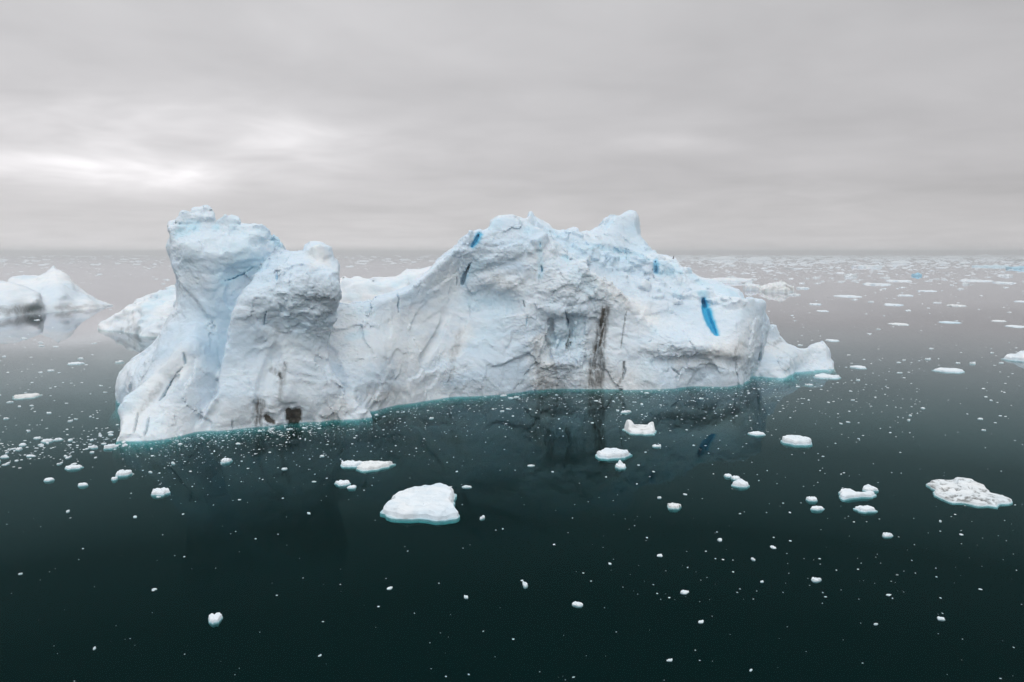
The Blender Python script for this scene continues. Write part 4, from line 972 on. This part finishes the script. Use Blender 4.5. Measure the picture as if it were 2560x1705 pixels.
# big pieces become things of their own; keep clear of the named floes
single, rest = [], []
for q in pieces:
    near = any(abs(q[0] - a) < 30 and abs(q[1] - b) < 8 for _, a, b in LANDMARKS)
    (single if len(single) < N_SINGLE and not near and q[1] > 690 and -20 < q[0] < 2580 else rest).append(q)
ORD = ['nearest', 'second nearest', 'third nearest', 'fourth nearest', 'fifth nearest', 'sixth nearest', 'seventh nearest', 'eighth nearest', 'ninth nearest', 'tenth nearest', 'eleventh nearest', 'twelfth nearest', 'thirteenth nearest', 'fourteenth nearest', 'fifteenth nearest', 'sixteenth nearest', 'seventeenth nearest', 'eighteenth nearest', 'nineteenth nearest', 'twentieth nearest'] + [f'{t}-{o} nearest' for t in ('twenty', 'thirty', 'forty') for o in ('first', 'second', 'third', 'fourth', 'fifth', 'sixth', 'seventh', 'eighth', 'ninth')]
by = {}
for q in single:
    k = min(range(len(LANDMARKS)), key=lambda i: (LANDMARKS[i][1] - q[0]) ** 2 + ((LANDMARKS[i][2] - q[1]) * 1.5) ** 2)
    du, dv = q[0] - LANDMARKS[k][1], (q[1] - LANDMARKS[k][2])
    side = ('right of' if du > 0 else 'left of') if abs(du) > abs(dv) else ('in front of' if dv > 0 else 'behind')
    by.setdefault((k, side), []).append((math.hypot(du, dv), q))
for (k, side), lst in by.items():
    lst.sort(key=lambda t: t[0])
    for r, (dist, (u, v, s)) in enumerate(lst):
        x, y = on_water(u, v); wd = s / F * y
        o = link(bpy.data.objects.new('ice_chunk', VAR[int(RP.integers(12))]))
        o.location = (x, y, -.02 * wd); fl = RP.uniform(.3, .65) if v > 800 else RP.uniform(.25, .55)
        o.scale = (wd, wd * RP.uniform(.35, .9), wd * fl); o.rotation_euler = (0, 0, RP.uniform(0, 6.28) if v > 1000 else RP.uniform(-.4, .4) + (3.14 if RP.uniform() < .5 else 0))
        tag(o, f'small ice chunk, {ORD[min(r, len(ORD) - 1)]} {side} {LANDMARKS[k][0]}', 'ice chunk', 'small ice chunks scattered over the water')
# everything smaller is one drift of brash ice
Vb, Fb, Tb_ = [], [], []; off = 0
low = []
for k in range(10):
    R = np.random.default_rng(500 + k); n = 6
    a = np.linspace(0, 6.283, n, endpoint=False) + R.uniform(-.3, .3, n); r = R.uniform(.35, .6, n)
    top = np.stack([np.cos(a) * r * .6, np.sin(a) * r * .6, R.uniform(.10, .28, n)], 1)
    mid = np.stack([np.cos(a) * r, np.sin(a) * r, np.full(n, .01)], 1)
    bot = np.stack([np.cos(a) * r * .9, np.sin(a) * r * .9, np.full(n, -.2)], 1)
    v_ = np.concatenate([bot, mid, top, [[0, 0, R.uniform(.15, .34)]]])
    f_ = []
    for l0, l1 in ((0, n), (n, 2 * n)):
        for i in range(n):
            j = (i + 1) % n; f_ += [(l0 + i, l0 + j, l1 + j), (l0 + i, l1 + j, l1 + i)]
    for i in range(n): f_.append((2 * n + i, 2 * n + (i + 1) % n, 3 * n))
    low.append((v_, np.array(f_)))
for (u, v, s) in rest:
    x, y = on_water(u, v); wd = s / F * y
    v_, f_ = low[int(RP.integers(10))]
    an = RP.uniform(0, 6.28); cx_, sx_ = math.cos(an), math.sin(an)
    asp = RP.uniform(.45, 1.0)
    P_ = v_ * np.array([wd, wd * asp, wd * (RP.uniform(.25, .7) if v > 720 else RP.uniform(.15, .4))])
    Vb.append(np.stack([P_[:, 0] * cx_ - P_[:, 1] * sx_ + x, P_[:, 0] * sx_ + P_[:, 1] * cx_ + y, P_[:, 2]], 1)); Fb.append(f_ + off); off += len(v_)
    t_ = np.zeros((len(v_), 4), np.float32)
    if RP.uniform() < (.07 if u > 1700 and v < 900 else .03): t_[:, 1] = .7
    Tb_.append(t_)
tag(link(bpy.data.objects.new('brash_ice', mesh_np('brash_ice', np.concatenate(Vb), np.concatenate(Fb), M_FLOE, np.concatenate(Tb_), smooth=False))), 'countless tiny white scraps of brash ice strewn over the sea', 'brash ice', kind='stuff')

# ------------------------------------------------------------------ bird on the summit edge
def bird():
    m, T = new_mat('dark_plumage'); o_ = T.n('ShaderNodeOutputMaterial'); b_ = T.n('ShaderNodeBsdfPrincipled', i_Roughness=.6)
    tn = T.n('ShaderNodeTexCoord'); T.l(T.mix(T.noise(tn.outputs['Object'], 30, 3), (.015, .015, .018), (.05, .05, .055)), b_.inputs['Base Color']); T.l(b_.outputs[0], o_.inputs[0])
    p = FD.hit(1684, 651); 
    if p is None: p = np.array([27., 134., 18.5])
    root = bpy.data.objects.new('seabird', None); link(root); root.location = (p[0], p[1] + .25, p[2] - .02)
    # find the ice top under the bird
    i, j = int((p[0] - FD.o[0]) / FD.h), int((p[1] + .25 - FD.o[1]) / FD.h); col = np.nonzero(FD.d[i, j] < 0)[0]
    if len(col): root.location.z = FD.zs[col.max()] + .08
    tag(root, 'small dark seabird standing upright on the edge of the broken summit', 'bird')
    def sweep(nm, pts, n=10):
        V, Q = [], []
        for k, (x, z, rx, ry) in enumerate(pts):
            for i in range(n):
                a = 2 * math.pi * i / n; V.append((x + math.cos(a) * rx, math.sin(a) * ry, z))
            if k:
                for i in range(n): Q.append(((k - 1) * n + i, (k - 1) * n + (i + 1) % n, k * n + (i + 1) % n, k * n + i))
        return link(bpy.data.objects.new(nm, mesh_np(nm, V, Q, m)), root)
    sweep('body', [(-.16, .06, .01, .02), (-.10, .10, .05, .05), (-.03, .16, .09, .09), (.0, .26, .10, .10), (.02, .36, .08, .08), (.05, .43, .045, .045), (.06, .52, .035, .035), (.07, .58, .045, .04), (.08, .62, .04, .035), (.08, .65, .01, .01)])
    V = [(.11, .015, .60), (.11, -.015, .60), (.11, 0, .575), (.21, 0, .585)]
    link(bpy.data.objects.new('beak', mesh_np('beak', V, [(0, 3, 1), (1, 3, 2), (2, 3, 0), (0, 1, 2)], m)), root)
    for s in (-1, 1):
        lg = sweep('leg', [(-.01, -.02, .012, .012), (-.01, .15, .015, .015)], 6); lg.location.y = .04 * s
bird()

# ------------------------------------------------------------------ mist
mh, Th = new_mat('mist'); _oh = Th.n('ShaderNodeOutputMaterial')
pv = Th.n('ShaderNodeVolumePrincipled'); pv.inputs['Color'].default_value = (1.0, 1.0, 1.0, 1); pv.inputs['Density'].default_value = .00045; pv.inputs['Anisotropy'].default_value = 0.7
Th.l(pv.outputs[0], _oh.inputs['Volume'])
hz = link(bpy.data.objects.new('haze', box_mesh('haze', -EXT - 20, EXT + 20, -620, EXT + 20, -31, 31, mh)))
tag(hz, 'thin pale mist lying over the whole sea', 'haze', kind='stuff')
